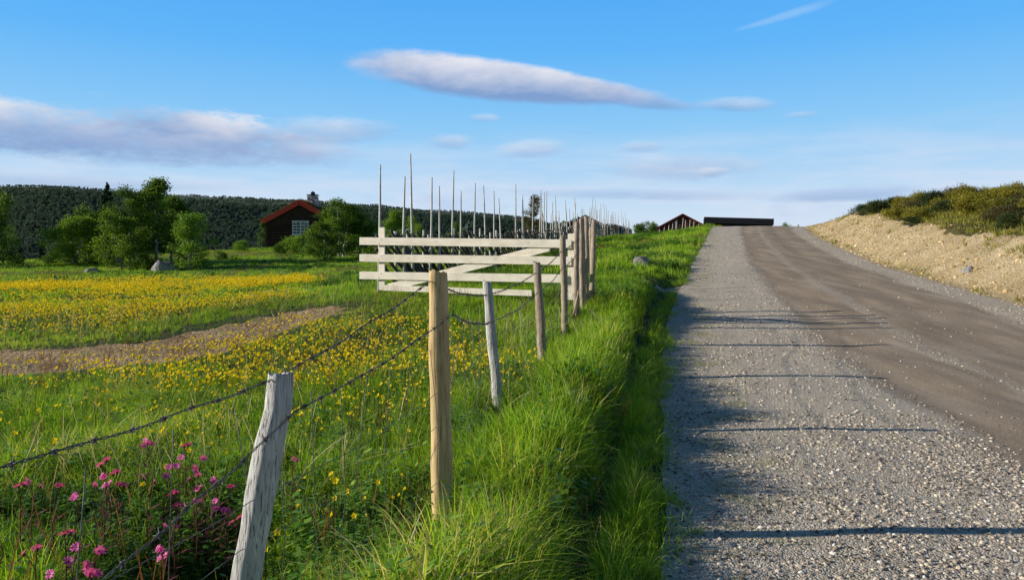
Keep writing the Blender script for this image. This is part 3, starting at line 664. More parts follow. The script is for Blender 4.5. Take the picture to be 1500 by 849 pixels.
# ------------------------------------------------------------------ trees
def tree_meshes(h, wr, seed, leaf_mat, bark, stems=1, leaves=8000, leaf=.07, low=.18, conifer=False, lumps=26):
    g = np.random.default_rng(seed); tb = MB(); centers = []
    if conifer:
        tb.tube([(0, 0, -.2), (0, 0, h * .5), (0, 0, h * .98)], [h * .022, h * .012, .006], 8)
        V = []; rn = []; nb = int(h * 26)
        for k in range(nb):
            t = (k + .5) / nb; z = h * (.05 + .94 * t); r = wr * (1 - t) ** .85 * g.uniform(.7, 1.1) + .03; a = g.uniform(0, 2 * math.pi)
            m_ = int(leaves / nb * (1.6 - 1.2 * t)); q = g.uniform(.08, 1, m_) ** .7
            px = r * q; pz = z - .35 * r * q + .12 * r * q ** 2 + g.normal(0, .03, m_); aa = a + g.normal(0, .14, m_) / (.3 + q)
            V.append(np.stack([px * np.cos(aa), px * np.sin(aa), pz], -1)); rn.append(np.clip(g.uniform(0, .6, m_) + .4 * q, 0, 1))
        C = np.vstack(V); rn = np.concatenate(rn)
    else:
        for s in range(stems):
            a0 = g.uniform(0, 2 * math.pi); off = (0 if stems == 1 else wr * .28); bx, by = math.cos(a0) * .12 * (stems > 1), math.sin(a0) * .12 * (stems > 1)
            hh = h * (g.uniform(.7, .95) if s else .95); n_ = 9
            tt = np.linspace(0, 1, n_); wob = np.cumsum(g.normal(0, h * .009, (n_, 2)), 0)
            P = np.stack([bx + math.cos(a0) * off * tt ** 1.3 + wob[:, 0], by + math.sin(a0) * off * tt ** 1.3 + wob[:, 1], -.2 + (hh + .2) * tt], -1)
            tb.tube(P, h * .017 * (1 - tt * .9) * (1 if stems == 1 else .75) + .004, 8)
            nl = lumps // stems
            for k in range(nl):
                t = low + (1 - low) * ((k + g.uniform(0, 1)) / nl); i = t * (n_ - 1); p = np.array([np.interp(i, range(n_), P[:, q]) for q in range(3)])
                u = (t - low) / (1 - low); env = wr * (math.sin(math.pi * min(1, (.16 + .84 * u)) ** .8) ** .75) * g.uniform(.45, 1.05)
                a = g.uniform(0, 2 * math.pi); e = p + np.array([math.cos(a) * env, math.sin(a) * env, env * g.uniform(.15, .7)])
                mid = (p + e) / 2 + np.array([0, 0, -.04 * h * g.uniform(0, 1)])
                tb.tube([p, mid, e], [h * .006 * (1.1 - t), h * .004 * (1.1 - t) + .003, .003], 5)
                rl = wr * g.uniform(.22, .42); centers.append((e, rl)); 
                if g.uniform() < .7: centers.append((mid + g.normal(0, .1, 3), rl * .7))
        w = np.array([c[1] ** 2 for c in centers]); w /= w.sum(); ci = g.choice(len(centers), leaves, p=w)
        cc = np.array([c[0] for c in centers])[ci]; rr = np.array([c[1] for c in centers])[ci]
        dv = g.normal(0, 1, (leaves, 3)); dv /= np.linalg.norm(dv, axis=1)[:, None]; ra = g.uniform(0, 1, leaves) ** .5
        # little sprays inside every clump
        C = cc + dv * (rr * ra * 1.0)[:, None] * np.array([1, 1, .75]); sub = g.integers(0, 400, leaves); so = g.normal(0, .09, (400, 3)); C = C + so[sub]
        C[:, 2] = np.maximum(C[:, 2], h * .06)
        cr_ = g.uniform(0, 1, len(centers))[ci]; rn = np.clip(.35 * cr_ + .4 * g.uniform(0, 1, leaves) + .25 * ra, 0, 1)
    m_ = len(C); L = leaf * g.uniform(.6, 1.4, m_); u = g.normal(0, 1, (m_, 3)); u /= np.linalg.norm(u, axis=1)[:, None]; v = g.normal(0, 1, (m_, 3)); v -= (v * u).sum(1)[:, None] * u; v /= np.linalg.norm(v, axis=1)[:, None]
    Lx = L[:, None]; V = np.stack([C - u * Lx * .6, C + v * Lx * .38, C + u * Lx * .6, C - v * Lx * .38], 1).reshape(-1, 3)
    Q = np.arange(m_ * 4).reshape(-1, 4)
    crown = mesh_np('crown', V, Q, leaf_mat, False, {'rnd': np.repeat(rn, 4)})
    fs = [np.vstack(tb.Q)] + ([np.vstack(tb.T)] if tb.T else [])
    trunk = mesh_np('trunk', np.vstack(tb.V), fs, bark, True, {'rnd': np.concatenate(tb.A)})
    return trunk, crown
def plant(name, meshes, x, d, label, cat, group, sc=1.0, rz=0.0, sz=None, sink=0.05):
    z = float(height(x, d)); r = empty(name, (x, d, z - sink), rz); r.scale = (sc, sc, sz or sc)
    for nm, me in zip(('trunk' if 'shrub' not in name and 'bush' not in name and 'juniper' not in name else 'stems', 'crown' if 'shrub' not in name and 'bush' not in name and 'juniper' not in name else 'foliage'), meshes):
        obj_from(nm, me, r)
    return tag(r, label, cat, group)
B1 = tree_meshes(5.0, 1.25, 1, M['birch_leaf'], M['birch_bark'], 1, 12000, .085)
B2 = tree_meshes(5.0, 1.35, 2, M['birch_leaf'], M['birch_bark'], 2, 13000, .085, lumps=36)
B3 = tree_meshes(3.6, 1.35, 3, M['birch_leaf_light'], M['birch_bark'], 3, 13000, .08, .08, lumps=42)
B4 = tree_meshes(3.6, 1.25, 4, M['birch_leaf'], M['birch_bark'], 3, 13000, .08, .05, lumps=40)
B5 = tree_meshes(4.0, 1.0, 6, M['brown_leaf'], M['bark'], 1, 4200, .09)
S1 = tree_meshes(5.0, .95, 5, M['spruce_leaf'], M['bark'], leaves=12000, leaf=.09, conifer=True)
S2 = tree_meshes(2.2, .6, 8, M['spruce_leaf'], M['bark'], leaves=6000, leaf=.07, conifer=True)
K1 = tree_meshes(1.5, .85, 9, M['birch_leaf'], M['bark'], 4, 7000, .065, .05, lumps=30)
K2 = tree_meshes(1.3, .9, 10, M['birch_leaf_light'], M['bark'], 4, 7000, .06, .05, lumps=30)
def PX(px, d): return (px - HX) / F * d
GB = 'birches in the clump left of the cabin'
def tree_at(name, ms, h0, px, ytop, d, label, cat, group, wsc=1.0, rz=0.0):
    x = PX(px, d); z = float(height(x, d)); H = CAMZ - (ytop - HY) / F * d - z; s = H / h0
    return plant(name, ms, x, d, label, cat, group, s * wsc, rz, s)
tree_at('birch_tree', B1, 5, 229, 256, 46, 'tallest birch of the clump, its leafy top standing out above the far hill', 'tree', GB, 1.1, 0)
tree_at('birch_tree', B2, 5, 198, 271, 45, 'second tallest birch, just left of the tallest one, with two white stems', 'tree', GB, 1.05, 1.2)
tree_at('birch_tree', B1, 5, 252, 283, 48, 'dark birch leaning out on the right side of the tallest birch', 'tree', GB, 1.25, 2.5)
tree_at('birch_tree', B3, 3.6, 281, 308, 42, 'pale green small birch standing alone behind the big boulder, rightmost of the clump', 'tree', GB, 1.05, .7)
tree_at('birch_tree', B3, 3.6, 110, 312, 46, 'rounded light green birch at the left end of the clump', 'tree', GB, 1.25, 2.9)
tree_at('birch_tree', B4, 3.6, 140, 303, 48, 'dense green birch between the rounded birch and the spruce', 'tree', GB, 1.10, 4.0)
tree_at('birch_tree', B4, 3.6, 175, 310, 43, 'low dense birch in front of the spruce', 'tree', GB, 1.17, 5.0)
tree_at('spruce_tree', S1, 5, 157, 266, 47, 'dark pointed spruce rising out of the birch clump', 'tree', None, 1.2, 0)
tree_at('birch_tree', B4, 3.6, -12, 285, 44, 'dark tree cut by the left edge of the photo', 'tree', None, .75, 1.0)
tree_at('spruce_tree', S2, 2.2, 30, 358, 50, 'small dark spruce nearest the left edge, before the pale valley field', 'tree', None, 1.1, 1.0)
tree_at('spruce_tree', S2, 2.2, 62, 350, 55, 'slender young spruce between the left edge and the birch clump', 'tree', None, 1.0, 2.0)
for px, yt, d, ms, hh, lb in ((20, 372, 46, K1, 1.5, 'low dark bush at the foot of the leftmost tree'), (75, 368, 47, K1, 1.5, 'low bush left of the rounded birch'), (215, 368, 42, K1, 1.5, 'bush below the tallest birch, left of the boulder'),
                          (325, 368, 50, K1, 1.5, 'low bush right of the lone pale birch'), (352, 352, 62, K2, 1.3, 'pale bush left of the cabin in open grass')):
    tree_at('bush', ms, hh, px, yt, d, lb, 'bush', 'bushes along the far edge of the meadow', 1.1, px)
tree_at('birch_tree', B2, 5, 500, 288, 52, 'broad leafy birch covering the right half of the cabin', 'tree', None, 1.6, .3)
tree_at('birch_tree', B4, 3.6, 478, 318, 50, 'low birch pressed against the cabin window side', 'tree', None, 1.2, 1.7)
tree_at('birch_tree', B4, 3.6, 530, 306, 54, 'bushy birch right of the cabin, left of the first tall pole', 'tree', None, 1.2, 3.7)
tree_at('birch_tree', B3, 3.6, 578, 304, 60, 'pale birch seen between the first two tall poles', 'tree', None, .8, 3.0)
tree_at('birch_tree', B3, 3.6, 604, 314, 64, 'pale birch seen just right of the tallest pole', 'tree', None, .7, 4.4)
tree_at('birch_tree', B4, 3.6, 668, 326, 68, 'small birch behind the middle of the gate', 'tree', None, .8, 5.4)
tree_at('birch_tree', B5, 4, 779, 285, 78, 'thin bronze birch seen through the poles beyond the right end of the gate', 'tree', None, .9, .4)
tree_at('birch_tree', B1, 5, 384, 322, 67, 'slim white stemmed birch at the left corner of the cabin', 'tree', None, .55, 2.0)
tree_at('bush', K2, 1.3, 432, 346, 58, 'light green bush right below the cabin window', 'bush', None, 1.2, 1.0)
tree_at('bush', K1, 1.5, 410, 356, 56, 'green bush below the left corner of the cabin', 'bush', None, 1.1, 2.0)
tree_at('bush', K1, 1.5, 458, 352, 54, 'dark bush between the cabin and the broad birch', 'bush', None, 1.1, 3.0)
tree_at('bush', K1, 1.5, 941, 326, 105, 'small dark bush beyond the pole fence on the skyline', 'bush', None, 1.2, .5)
tree_at('bush', K1, 1.5, 958, 326, 100, 'small grey green bush left of the red shed', 'bush', None, .8, 2.5)
tree_at('bush', K1, 1.5, 1152, 328, 100, 'tiny bush on the skyline right of the long dark building', 'bush', None, .8, 2.5)

# shrubs on the bank
H1 = tree_meshes(1.0, .75, 20, M['shrub_leaf'], M['bark'], 5, 5200, .055, .05, lumps=34)
H2 = tree_meshes(1.0, .8, 21, M['shrub_leaf'], M['bark'], 5, 5200, .055, .05, lumps=30)
H3 = tree_meshes(1.0, .7, 22, M['juniper_leaf'], M['bark'], 5, 6500, .05, .03, lumps=34)
H4 = tree_meshes(1.0, .75, 23, M['brown_leaf'], M['bark'], 5, 4200, .05, .05, lumps=30)
sh = []
g = np.random.default_rng(44)
spots = [(1268, 42.5, 'J', .95), (1283, 41, 'J', .95), (1316, 36, 'H', .8), (1338, 31.8, 'J', .6)]
for row, (e0, dlist) in enumerate(((3.3, np.arange(22, 50, 1.5)), (4.8, np.arange(20, 52, 1.45)), (6.4, np.arange(20, 50, 1.7)), (8.2, np.arange(21, 48, 1.9)), (10.2, np.arange(23, 46, 2.1)))):
    for dd in dlist:
        d_ = dd + g.uniform(-.5, .5); e_ = e0 + g.uniform(-.5, .5)
        x_ = float(xr(d_)) + e_
        if e0 < 4 and g.uniform() < .4 : continue
        sh.append((x_, d_, 'HHHBHHBJ'[g.integers(0, 8)], g.uniform(.6, 1.05) * (0.7 if e0 < 4 else 1)))
for px, d_, k_, s_ in spots: sh.append((PX(px, d_), d_, k_, s_))
sh.sort(key=lambda q: q[0] / q[1])
KN = {'H': 'yellow green heath shrub', 'B': 'bronze brown dwarf birch shrub', 'J': 'dark green juniper bush'}
for i, (x_, d_, k_, s_) in enumerate(sh):
    ms = {'H': (H1, H2)[i % 2], 'B': H4, 'J': H3}[k_]
    px = x_ / d_ * F + HX
    where = 'front edge' if x_ - float(xr(d_)) < 4 else ('middle' if x_ - float(xr(d_)) < 7.2 else 'back')
    plant('juniper_bush' if k_ == 'J' else 'heath_shrub', ms, x_, d_, KN[k_] + ' in the ' + where + ' of the thicket on the gravel bank', 'bush', KN[k_] + 's in the ' + where + ' of the bank thicket', s_ * 1.0, i * 1.3, s_ * (.58, .84, .66, .76)[i % 4])

# ------------------------------------------------------------------ rocks
def rock(name, px, d, w, h, label, seed, dy=1.0):
    g = np.random.default_rng(seed); V, T = ICO3; V = V.copy()
    nrm = V.copy(); f = 1 + .35 * fbm(V[:, 0] * 1.3 + seed, V[:, 1] * 1.3 + V[:, 2] * 1.7, seed) + .18 * fbm(V[:, 0] * 4, V[:, 2] * 4 + V[:, 1] * 3, seed + 3)
    for k in range(7):
        n_ = g.normal(0, 1, 3); n_ /= np.linalg.norm(n_); dd = V @ n_; c_ = g.uniform(.62, .85); V -= np.maximum(dd - c_, 0)[:, None] * n_ * .85
    V = V * f[:, None] * np.array([w / 2, w / 2 * dy, h])
    x = PX(px, d); z = float(height(x, d)); o = obj_from(name, mesh_np(name, V, T, M['rock'], True), None, (x, d, z)); return tag(o, label, 'rock')
rock('boulder', 241, 41.5, 1.3, .62, 'big grey boulder in the grass in front of the birch clump', 3)
rock('boulder', 262, 42.5, .8, .35, 'small flat dark stone right against the big boulder', 13)
rock('boulder', 133, 41, .9, .28, 'flat pale stone in the green strip below the birches', 4)
rock('boulder', 938, 25.0, .62, .34, 'lichen grey boulder in the grass mound beside the road', 5)
rock('boulder', 1419, 22.5, .35, .14, 'flat yellowish slab on the gravel bank', 6)
rock('stone', 1027, 17.2, .1, .06, 'small dark stone on the gravel by the side path', 8)

# ------------------------------------------------------------------ wire fence posts
def post(name, base, top, rb, rt, mat, label, group=None, wob=.035, n=18, seed=0, cap='flat', bark=0):
    """one round post from base to top (world points)"""
    m = MB(); b = Vector(base); t = Vector(top); g = np.random.default_rng(seed)
    seg = 26; tt = np.linspace(0, 1, seg); P = np.array([list(b.lerp(t, q)) for q in tt])
    P[:, 0] += np.cumsum(g.normal(0, rb * .05, seg)); P[:, 1] += np.cumsum(g.normal(0, rb * .05, seg)); P -= np.array(list(Vector(P[0]) - b)); P[:, 0] -= (P[-1, 0] - t.x) * tt; P[:, 1] -= (P[-1, 1] - t.y) * tt
    rad = rb + (rt - rb) * tt + rb * .05 * np.sin(tt * 17 + seed) * g.uniform(.5, 1)
    rad[-1] *= .9
    P = P - np.array(list(b))
    th = np.arange(n) / n * 2 * math.pi
    V = []
    flat = 1 - .12 * np.maximum(0, np.cos(th * 2 + seed)) - .05 * np.cos(th * 3 + seed * 2)
    groove = 1 - wob * (g.uniform(0, 1, n) > .6) * 2
    for i in range(seg):
        r = rad[i] * flat * groove * (1 + wob * .35 * g.normal(0, 1, n))
        zt = np.zeros(n)
        if i == seg - 1: zt = .012 * np.cos(th + seed) + .006 * g.normal(0, 1, n)
        V.append(np.stack([P[i, 0] + r * np.cos(th), P[i, 1] + r * np.sin(th), P[i, 2] + zt], -1))
    V = np.vstack(V); Q = np.array([(i * n + j, i * n + (j + 1) % n, (i + 1) * n + (j + 1) % n, (i + 1) * n + j) for i in range(seg - 1) for j in range(n)])
    V = np.vstack([V, P[-1]]); T = [(len(V) - 1, (seg - 1) * n + j, (seg - 1) * n + (j + 1) % n) for j in range(n)]
    m.add(V, Q, T); o = m.build(name, mat, None, True, tuple(b))
    try:
        ed = o.data
        sm = np.ones(len(ed.polygons), bool); sm[len(Q):] = False; ed.polygons.foreach_set('use_smooth', sm)
        for e_ in ed.edges:
            if all(v >= (seg - 1) * n and v < seg * n for v in e_.vertices): e_.use_edge_sharp = True
    except Exception: pass
    return tag(o, label, 'fence post', group)
GP = 'round posts of the wire fence'
def pz(px, py, d): return at(px, py, d)
P1b = (PX(350, 2.7), 2.66, float(height(-.95, 2.7)) - .3); P1t = pz(410, 547, 2.7)
P1b = (P1t[0] - .245, 2.62, -.25)
def base_at(px, d, sink=.3): x = PX(px, d); return (x, d, float(height(x, d)) - sink)
post('fence_post', P1b, P1t, .060, .050, M['grey_wood'], 'silver grey cracked post leaning right, nearest of the fence posts', GP, .05, 26, 1)
post('fence_post', base_at(650, 4.4), pz(642, 399, 4.4), .062, .057, M['new_wood'], 'thick fresh yellow wooden post, second from the front', GP, .02, 26, 2)
post('fence_post', base_at(738, 7.0), pz(714, 413, 7.0), .052, .043, M['grey_wood'], 'grey post leaning left, right behind the yellow post', GP, .04, 18, 3)
post('fence_post', base_at(797, 9.8), pz(786, 384, 9.8), .062, .048, M['post_wood'], 'brown grey post standing before the right half of the gate', GP, .04, 18, 4)
post('fence_post', base_at(828, 12.6), pz(824, 345, 12.6), .060, .052, M['post_wood'], 'tall slim dark post in front of the end of the gate', GP, .04, 18, 5)
GG = 'poles clustered at the gate end'
for i, (pb, pt, yt, d, r, lb) in enumerate(((843, 845, 325, 14.4, .052, 'pale pole at the left of the cluster by the gate end'), (855, 852, 321, 15.0, .056, 'thickest brown pole, second in the cluster by the gate end'), (859, 859, 317, 15.6, .042, 'tallest thin pole in the middle of the cluster by the gate end'),
        (866, 870, 322, 16.0, .05, 'leaning dark pole at the right of the cluster by the gate end'), (869, 866, 332, 16.6, .05, 'short far pole at the back of the cluster by the gate end'))):
    post('gate_pole', base_at(pb, d), pz(pt, yt, d), r * 1.1, r, M['post_wood'], lb, GG, .04, 14, 20 + i)
post('gate_pole', base_at(834, 14.2), pz(848, 424, 14.35), .026, .02, M['post_wood'], 'thin short prop leaning against the pale gate pole', GG, .03, 10, 31)
# little post on the skyline
post('marker_post', base_at(1169, 62), pz(1169, 329, 62), .09, .09, M['post_wood'], 'small dark marker post on the skyline at the right road edge', None, .03, 8, 37)

# ------------------------------------------------------------------ barbed wire
def catpath(pts, sag, n=24, wob=.004, seed=0):
    g = np.random.default_rng(seed); out = []
    for a, b in zip(pts[:-1], pts[1:]):
        a = np.array(a); b = np.array(b); L = np.linalg.norm(b - a); t = np.linspace(0, 1, n)[:-1] if b is not pts[-1] else np.linspace(0, 1, n)
        q = a + (b - a) * t[:, None]; q[:, 2] -= sag * L * 4 * t * (1 - t)
        ph = g.uniform(0, 6); q[:, 2] += wob * np.sin(t * 14 + ph) * np.sin(math.pi * t); q[:, 0] += wob * np.sin(t * 19 + ph * 2) * np.sin(math.pi * t); out.append(q)
    out.append(np.array([pts[-1]])); return np.vstack(out)
def resample(P, step):
    s = np.r_[0, np.cumsum(np.linalg.norm(np.diff(P, axis=0), axis=1))]; keep = np.r_[True, np.diff(s) > 1e-6]; s = s[keep]; P = P[keep]
    q = np.arange(0, s[-1], step); return np.stack([np.interp(q, s, P[:, k]) for k in range(3)], -1), q
def barbed(pts, label, sag=.012, seed=0, r=.0018, group='barbed wire strands of the fence'):
    P, q = resample(catpath(pts, sag, seed=seed), .012); m = MB()
    T = np.gradient(P, axis=0); T /= np.linalg.norm(T, axis=1)[:, None]; Nn = np.cross(T, [0, 0, 1]); Nn /= np.linalg.norm(Nn, axis=1)[:, None]; Bn = np.cross(T, Nn)
    for ph in (0, math.pi):
        a = q * 2 * math.pi / .075 + ph; m.tube(P + .0028 * (np.cos(a)[:, None] * Nn + np.sin(a)[:, None] * Bn), r, 5)
    strand = MB(); strand.V, strand.Q, strand.T, strand.n, strand.A = m.V, m.Q, m.T, m.n, m.A
    root = strand.build('barbed_wire', M['wire'], None, True)
    g = np.random.default_rng(seed + 50); cnt = 0; rest = MB()
    for s in np.arange(.05, q[-1], .115):
        i = int(s / .012)
        if i >= len(P): break
        c = P[i]; t = T[i]
        if c[1] < 1.5: continue
        m = MB() if cnt < 96 else rest
        a = np.linspace(0, 4 * math.pi, 14); rr = .0065; c0 = c if cnt >= 96 else c * 0
        m.tube(c0 + t * np.linspace(-.007, .007, 14)[:, None] + rr * (np.cos(a)[:, None] * Nn[i] + np.sin(a)[:, None] * Bn[i]), .0017, 4)
        for k in range(4):
            th = g.uniform(0, 2 * math.pi); dv = np.cos(th) * Nn[i] + np.sin(th) * Bn[i] + t * g.normal(0, .3); m.tube([c0, c0 + dv * .022], [.0017, .0006], 4)
        if cnt < 96: m.build('barb', M['wire'], root, loc=tuple(c))
        cnt += 1
    if rest.n: rest.build('barbs', M['wire'], root)['kind'] = 'stuff'
    return tag(root, label, 'wire', group)
def on(px, py, d, dy=0.0): v = at(px, py, d); return (v[0], v[1] + dy, v[2])
barbed([(-1.70, -.4, 1.02), on(-20, 690, 1.70), on(398, 556, 2.66), on(630, 412, 4.34), on(712, 432, 6.95), on(784, 400, 9.74), on(822, 368, 12.55), on(845, 352, 14.35)], 'uppermost barbed strand, running over the top of the leaning grey post', .012, 1)
barbed([(-1.62, 0, .66), on(150, 849, 1.96), on(432, 602, 2.64), on(662, 460, 4.33), on(722, 470, 6.94), on(788, 428, 9.74), on(824, 392, 12.55), on(845, 372, 14.35)], 'second barbed strand, crossing the middle of the leaning grey post', .016, 2)
def wirenet():
    m = MB(); posts = [(-1.62, 0, .08), (P1b[0] + .07, 2.60, .1), (PX(640, 4.4), 4.33, .1), (PX(727, 7), 6.94, .2), (PX(793, 9.8), 9.74, .25), (PX(826, 12.6), 12.54, .33), (PX(845, 14.4), 14.34, .45)]
    g = np.random.default_rng(5)
    levels = [.22, .48, .72]
    P_ = []
    for k, lv in enumerate(levels):
        pts = [(p[0] + .05 * lv * (i == 1) * 3, p[1], p[2] + lv + g.normal(0, .03)) for i, p in enumerate(posts)]
        c = catpath(pts, .018, seed=60 + k, wob=.012); P_.append(c); m.tube(c, .0015, 5)
    up = catpath([(p[0], p[1], p[2] + .98) for p in posts], .02, seed=70)
    for i in range(3, len(up) - 3, 3):
        a = up[i].copy(); b = P_[0][i].copy(); b[2] = float(height(b[0], b[1])); md = (a + b) / 2 + np.array([g.normal(0, .04), g.normal(0, .05), 0]); md2 = (a * .3 + b * .7) + g.normal(0, .03, 3)
        m.tube(np.array([a, a * .7 + md * .3, md, md2, b]), .0017, 4)
    return tag(m.build('wire_netting', M['wire'], None, True), 'thin loose wire netting sagging between the fence posts below the barbed strands', 'wire')
wirenet()

# ------------------------------------------------------------------ gate
GA = np.array(at(528, 0, 16.9)[:2]); GBp = np.array(at(838, 0, 15.15)[:2])
gv = GBp - GA; GL = np.linalg.norm(gv); gang = math.atan2(gv[1], gv[0])
gz = lambda py, d: CAMZ - (py - HY) / F * d
gate = empty('wooden_gate', (GA[0], GA[1], gz(430, 16.9)), gang)
tag(gate, 'wide pale timber gate of four boards with a long diagonal brace, across the path end', 'gate')
g0 = gz(430, 16.9)
def gboard(name, x0, z0, x1, z1, y, w, th, mat, bev=.004):
    m = MB(); m.beam((x0, y, z0), (x1, y, z1), th, w, (0, 0, 1) if abs(x1 - x0) > .05 else (1, 0, 0)); return m.build(name, mat, gate, False, bevel=bev)
L0 = gz(353, 16.9) - g0; L1 = gz(357.5, 15.15) - g0
for yl, yr, xe in ((353, 357, GL), (377.5, 382, GL), (403, 408, GL - .15)):
    gboard('board', 0, gz(yl, 16.9) - g0, xe, gz(yr, 15.15) - g0, -.03, .165, .028, M['board_wood'])
gboard('board', .62, gz(421, 16.75) - g0, 4.0, gz(429, 15.5) - g0, -.03, .12, .028, M['board_wood'])
gboard('brace', .70, gz(421, 16.65) - g0 + .0, 4.35, gz(362, 15.15) - g0, .002, .16, .026, M['board_wood'])
gboard('upright', .52, gz(418, 16.75) - g0 - .1, .52, gz(333, 16.75) - g0, .034, .15, .028, M['board_up'])
gboard('upright', GL + .0, gz(432, 15.15) - g0 - .1, GL + .0, gz(342, 15.15) - g0, .036, .19, .03, M['board_up'])
for bx_, zz in [(.52, z_) for z_ in (gz(353.5, 16.75) - g0, gz(378, 16.75) - g0, gz(403.5, 16.75) - g0)] + [(GL - .02, gz(357, 15.15) - g0), (GL - .02, gz(382, 15.15) - g0)]:
    for q_ in (-1, 1):
        m = MB(); m.tube([(bx_ + .03 * q_, -.044, zz + .045 * q_), (bx_ + .03 * q_, -.052, zz + .045 * q_)], .007, 8); m.build('nail', M['slate'], gate)
for o in gate.children:
    if o.name.startswith('upright'):
        pass

# ------------------------------------------------------------------ roundpole fences
GFp = 'sections of old round pole fence'
def fence_x(d): return -3.2 + .215 * (d - 18)
def pole_fence(d0, d1, label, tall_first=None, maxparts=100, step=.72, railstep=.27):
    dirv = np.array([.215, 1.0]); dirv /= np.linalg.norm(dirv); sd = np.array([dirv[1], -dirv[0]])
    bx, by = fence_x(d0), d0; bz = float(height(bx, by)); root = empty('pole_fence', (bx, by, bz)); tag(root, label, 'fence', GFp)
    g = np.random.default_rng(int(d0 * 7)); L = (d1 - d0) / dirv[1]
    def W(s, off, z):
        x = fence_x(d0) + dirv[0] * s + sd[0] * off; d = d0 + dirv[1] * s + sd[1] * off; return (x - bx, d - by, float(height(x, d)) + z - bz)
    sl = list(tall_first or []); sl += list(np.arange((max([q[0] for q in sl]) + step) if sl else 0, L, step))
    cnt = 0; far = MB()
    def emit(nm, m, mat):
        nonlocal cnt
        m.build(nm, mat, root, True); cnt += 1
    farP = MB()
    for k, q in enumerate(sl):
        if isinstance(q, tuple): s, H = q; lean = g.normal(0, .018)
        else: s = q + g.uniform(-.15, .15); H = float(np.clip(g.normal(2.5, .5), 1.6, 3.4))
        lean = g.normal(0, .018 if isinstance(q, tuple) else .05); r = .034
        a = W(s, .09, -.1); b = W(s, .09, H); m = MB() if cnt < 92 else farP
        bm_ = np.array(b) + np.array([lean * H, g.normal(0, .03) * H, 0]); mid = (np.array(a) + bm_) / 2 + g.normal(0, .02, 3)
        m.tube([a, mid, bm_], [r * 1.15, r, r * .5], 7)
        if cnt < 92: emit('pole', m, M['pole_wood'])
        if g.uniform() < .85:
            H2 = (float(np.clip(hz(337, d0 + s * .977), 1.3, 1.9)) if d0 < 40 else 1.45) + g.normal(0, .05); s2 = s + g.uniform(-.05, .12); a = W(s2, -.11, -.1); b = np.array(W(s2, -.11, H2)) + np.array([g.normal(0, .03), g.normal(0, .03), 0]); m = MB() if cnt < 92 else farP
            m.tube([a, b], [.042, .034], 7)
            if cnt < 92: emit('stake', m, M['pole_wood'])
    if farP.n: farP.build('poles', M['pole_wood'], root, True)['kind'] = 'stuff'
    # slanting rails
    cnt = 0; farR = MB()
    for s in np.arange(-.6, L, railstep):
        ln = 2.9 * g.uniform(.85, 1.1); s1 = max(s, 0.0); e = s + ln * .86
        top = 1.34 + g.normal(0, .07); f = (s1 - s) / (ln * .86)
        a = W(s1, g.uniform(-.06, .05), top - (top - .02) * f); b = W(min(e, L + .5), g.uniform(-.06, .05), .02)
        m = MB() if cnt < 98 else farR; mid = (np.array(a) + np.array(b)) / 2 + g.normal(0, .03, 3)
        m.tube([a, mid, b], [.036, .042, .045], 6, wob=.08, a=g.uniform(0, 1)); 
        if cnt < 98: m.build('rail', M['rail_wood'], root, True); cnt += 1
    if farR.n: farR.build('rails', M['rail_wood'], root, True)['kind'] = 'stuff'
    return root
def hz(py, d): return CAMZ - (py - HY) / F * d - float(height(fence_x(d), d))
tl = []
for px, yt in ((549, 240), (588, 258), (601, 225), (625, 260), (638, 272), (659, 250), (668, 280), (692, 268), (708, 272), (722, 280), (731, 290), (753, 270), (761, 292), (765, 286), (777, 287), (786, 284), (791, 278)):
    d = 7.07 / (.215 - (px - HX) / F); tl.append(((d - 18) / .9777, hz(yt, d)))
tl.sort()
pole_fence(18, 46, 'tall grey round pole fence with slanting rails, right behind the timber gate', [(max(s, 0), h) for s, h in tl])
pole_fence(46.6, 72, 'middle stretch of round pole fence climbing behind the cluster of gate poles', step=.8, railstep=.3)
pole_fence(72.6, 118, 'farthest stretch of round pole fence, dark rails on the skyline left of the red shed', step=1.7, railstep=.45)

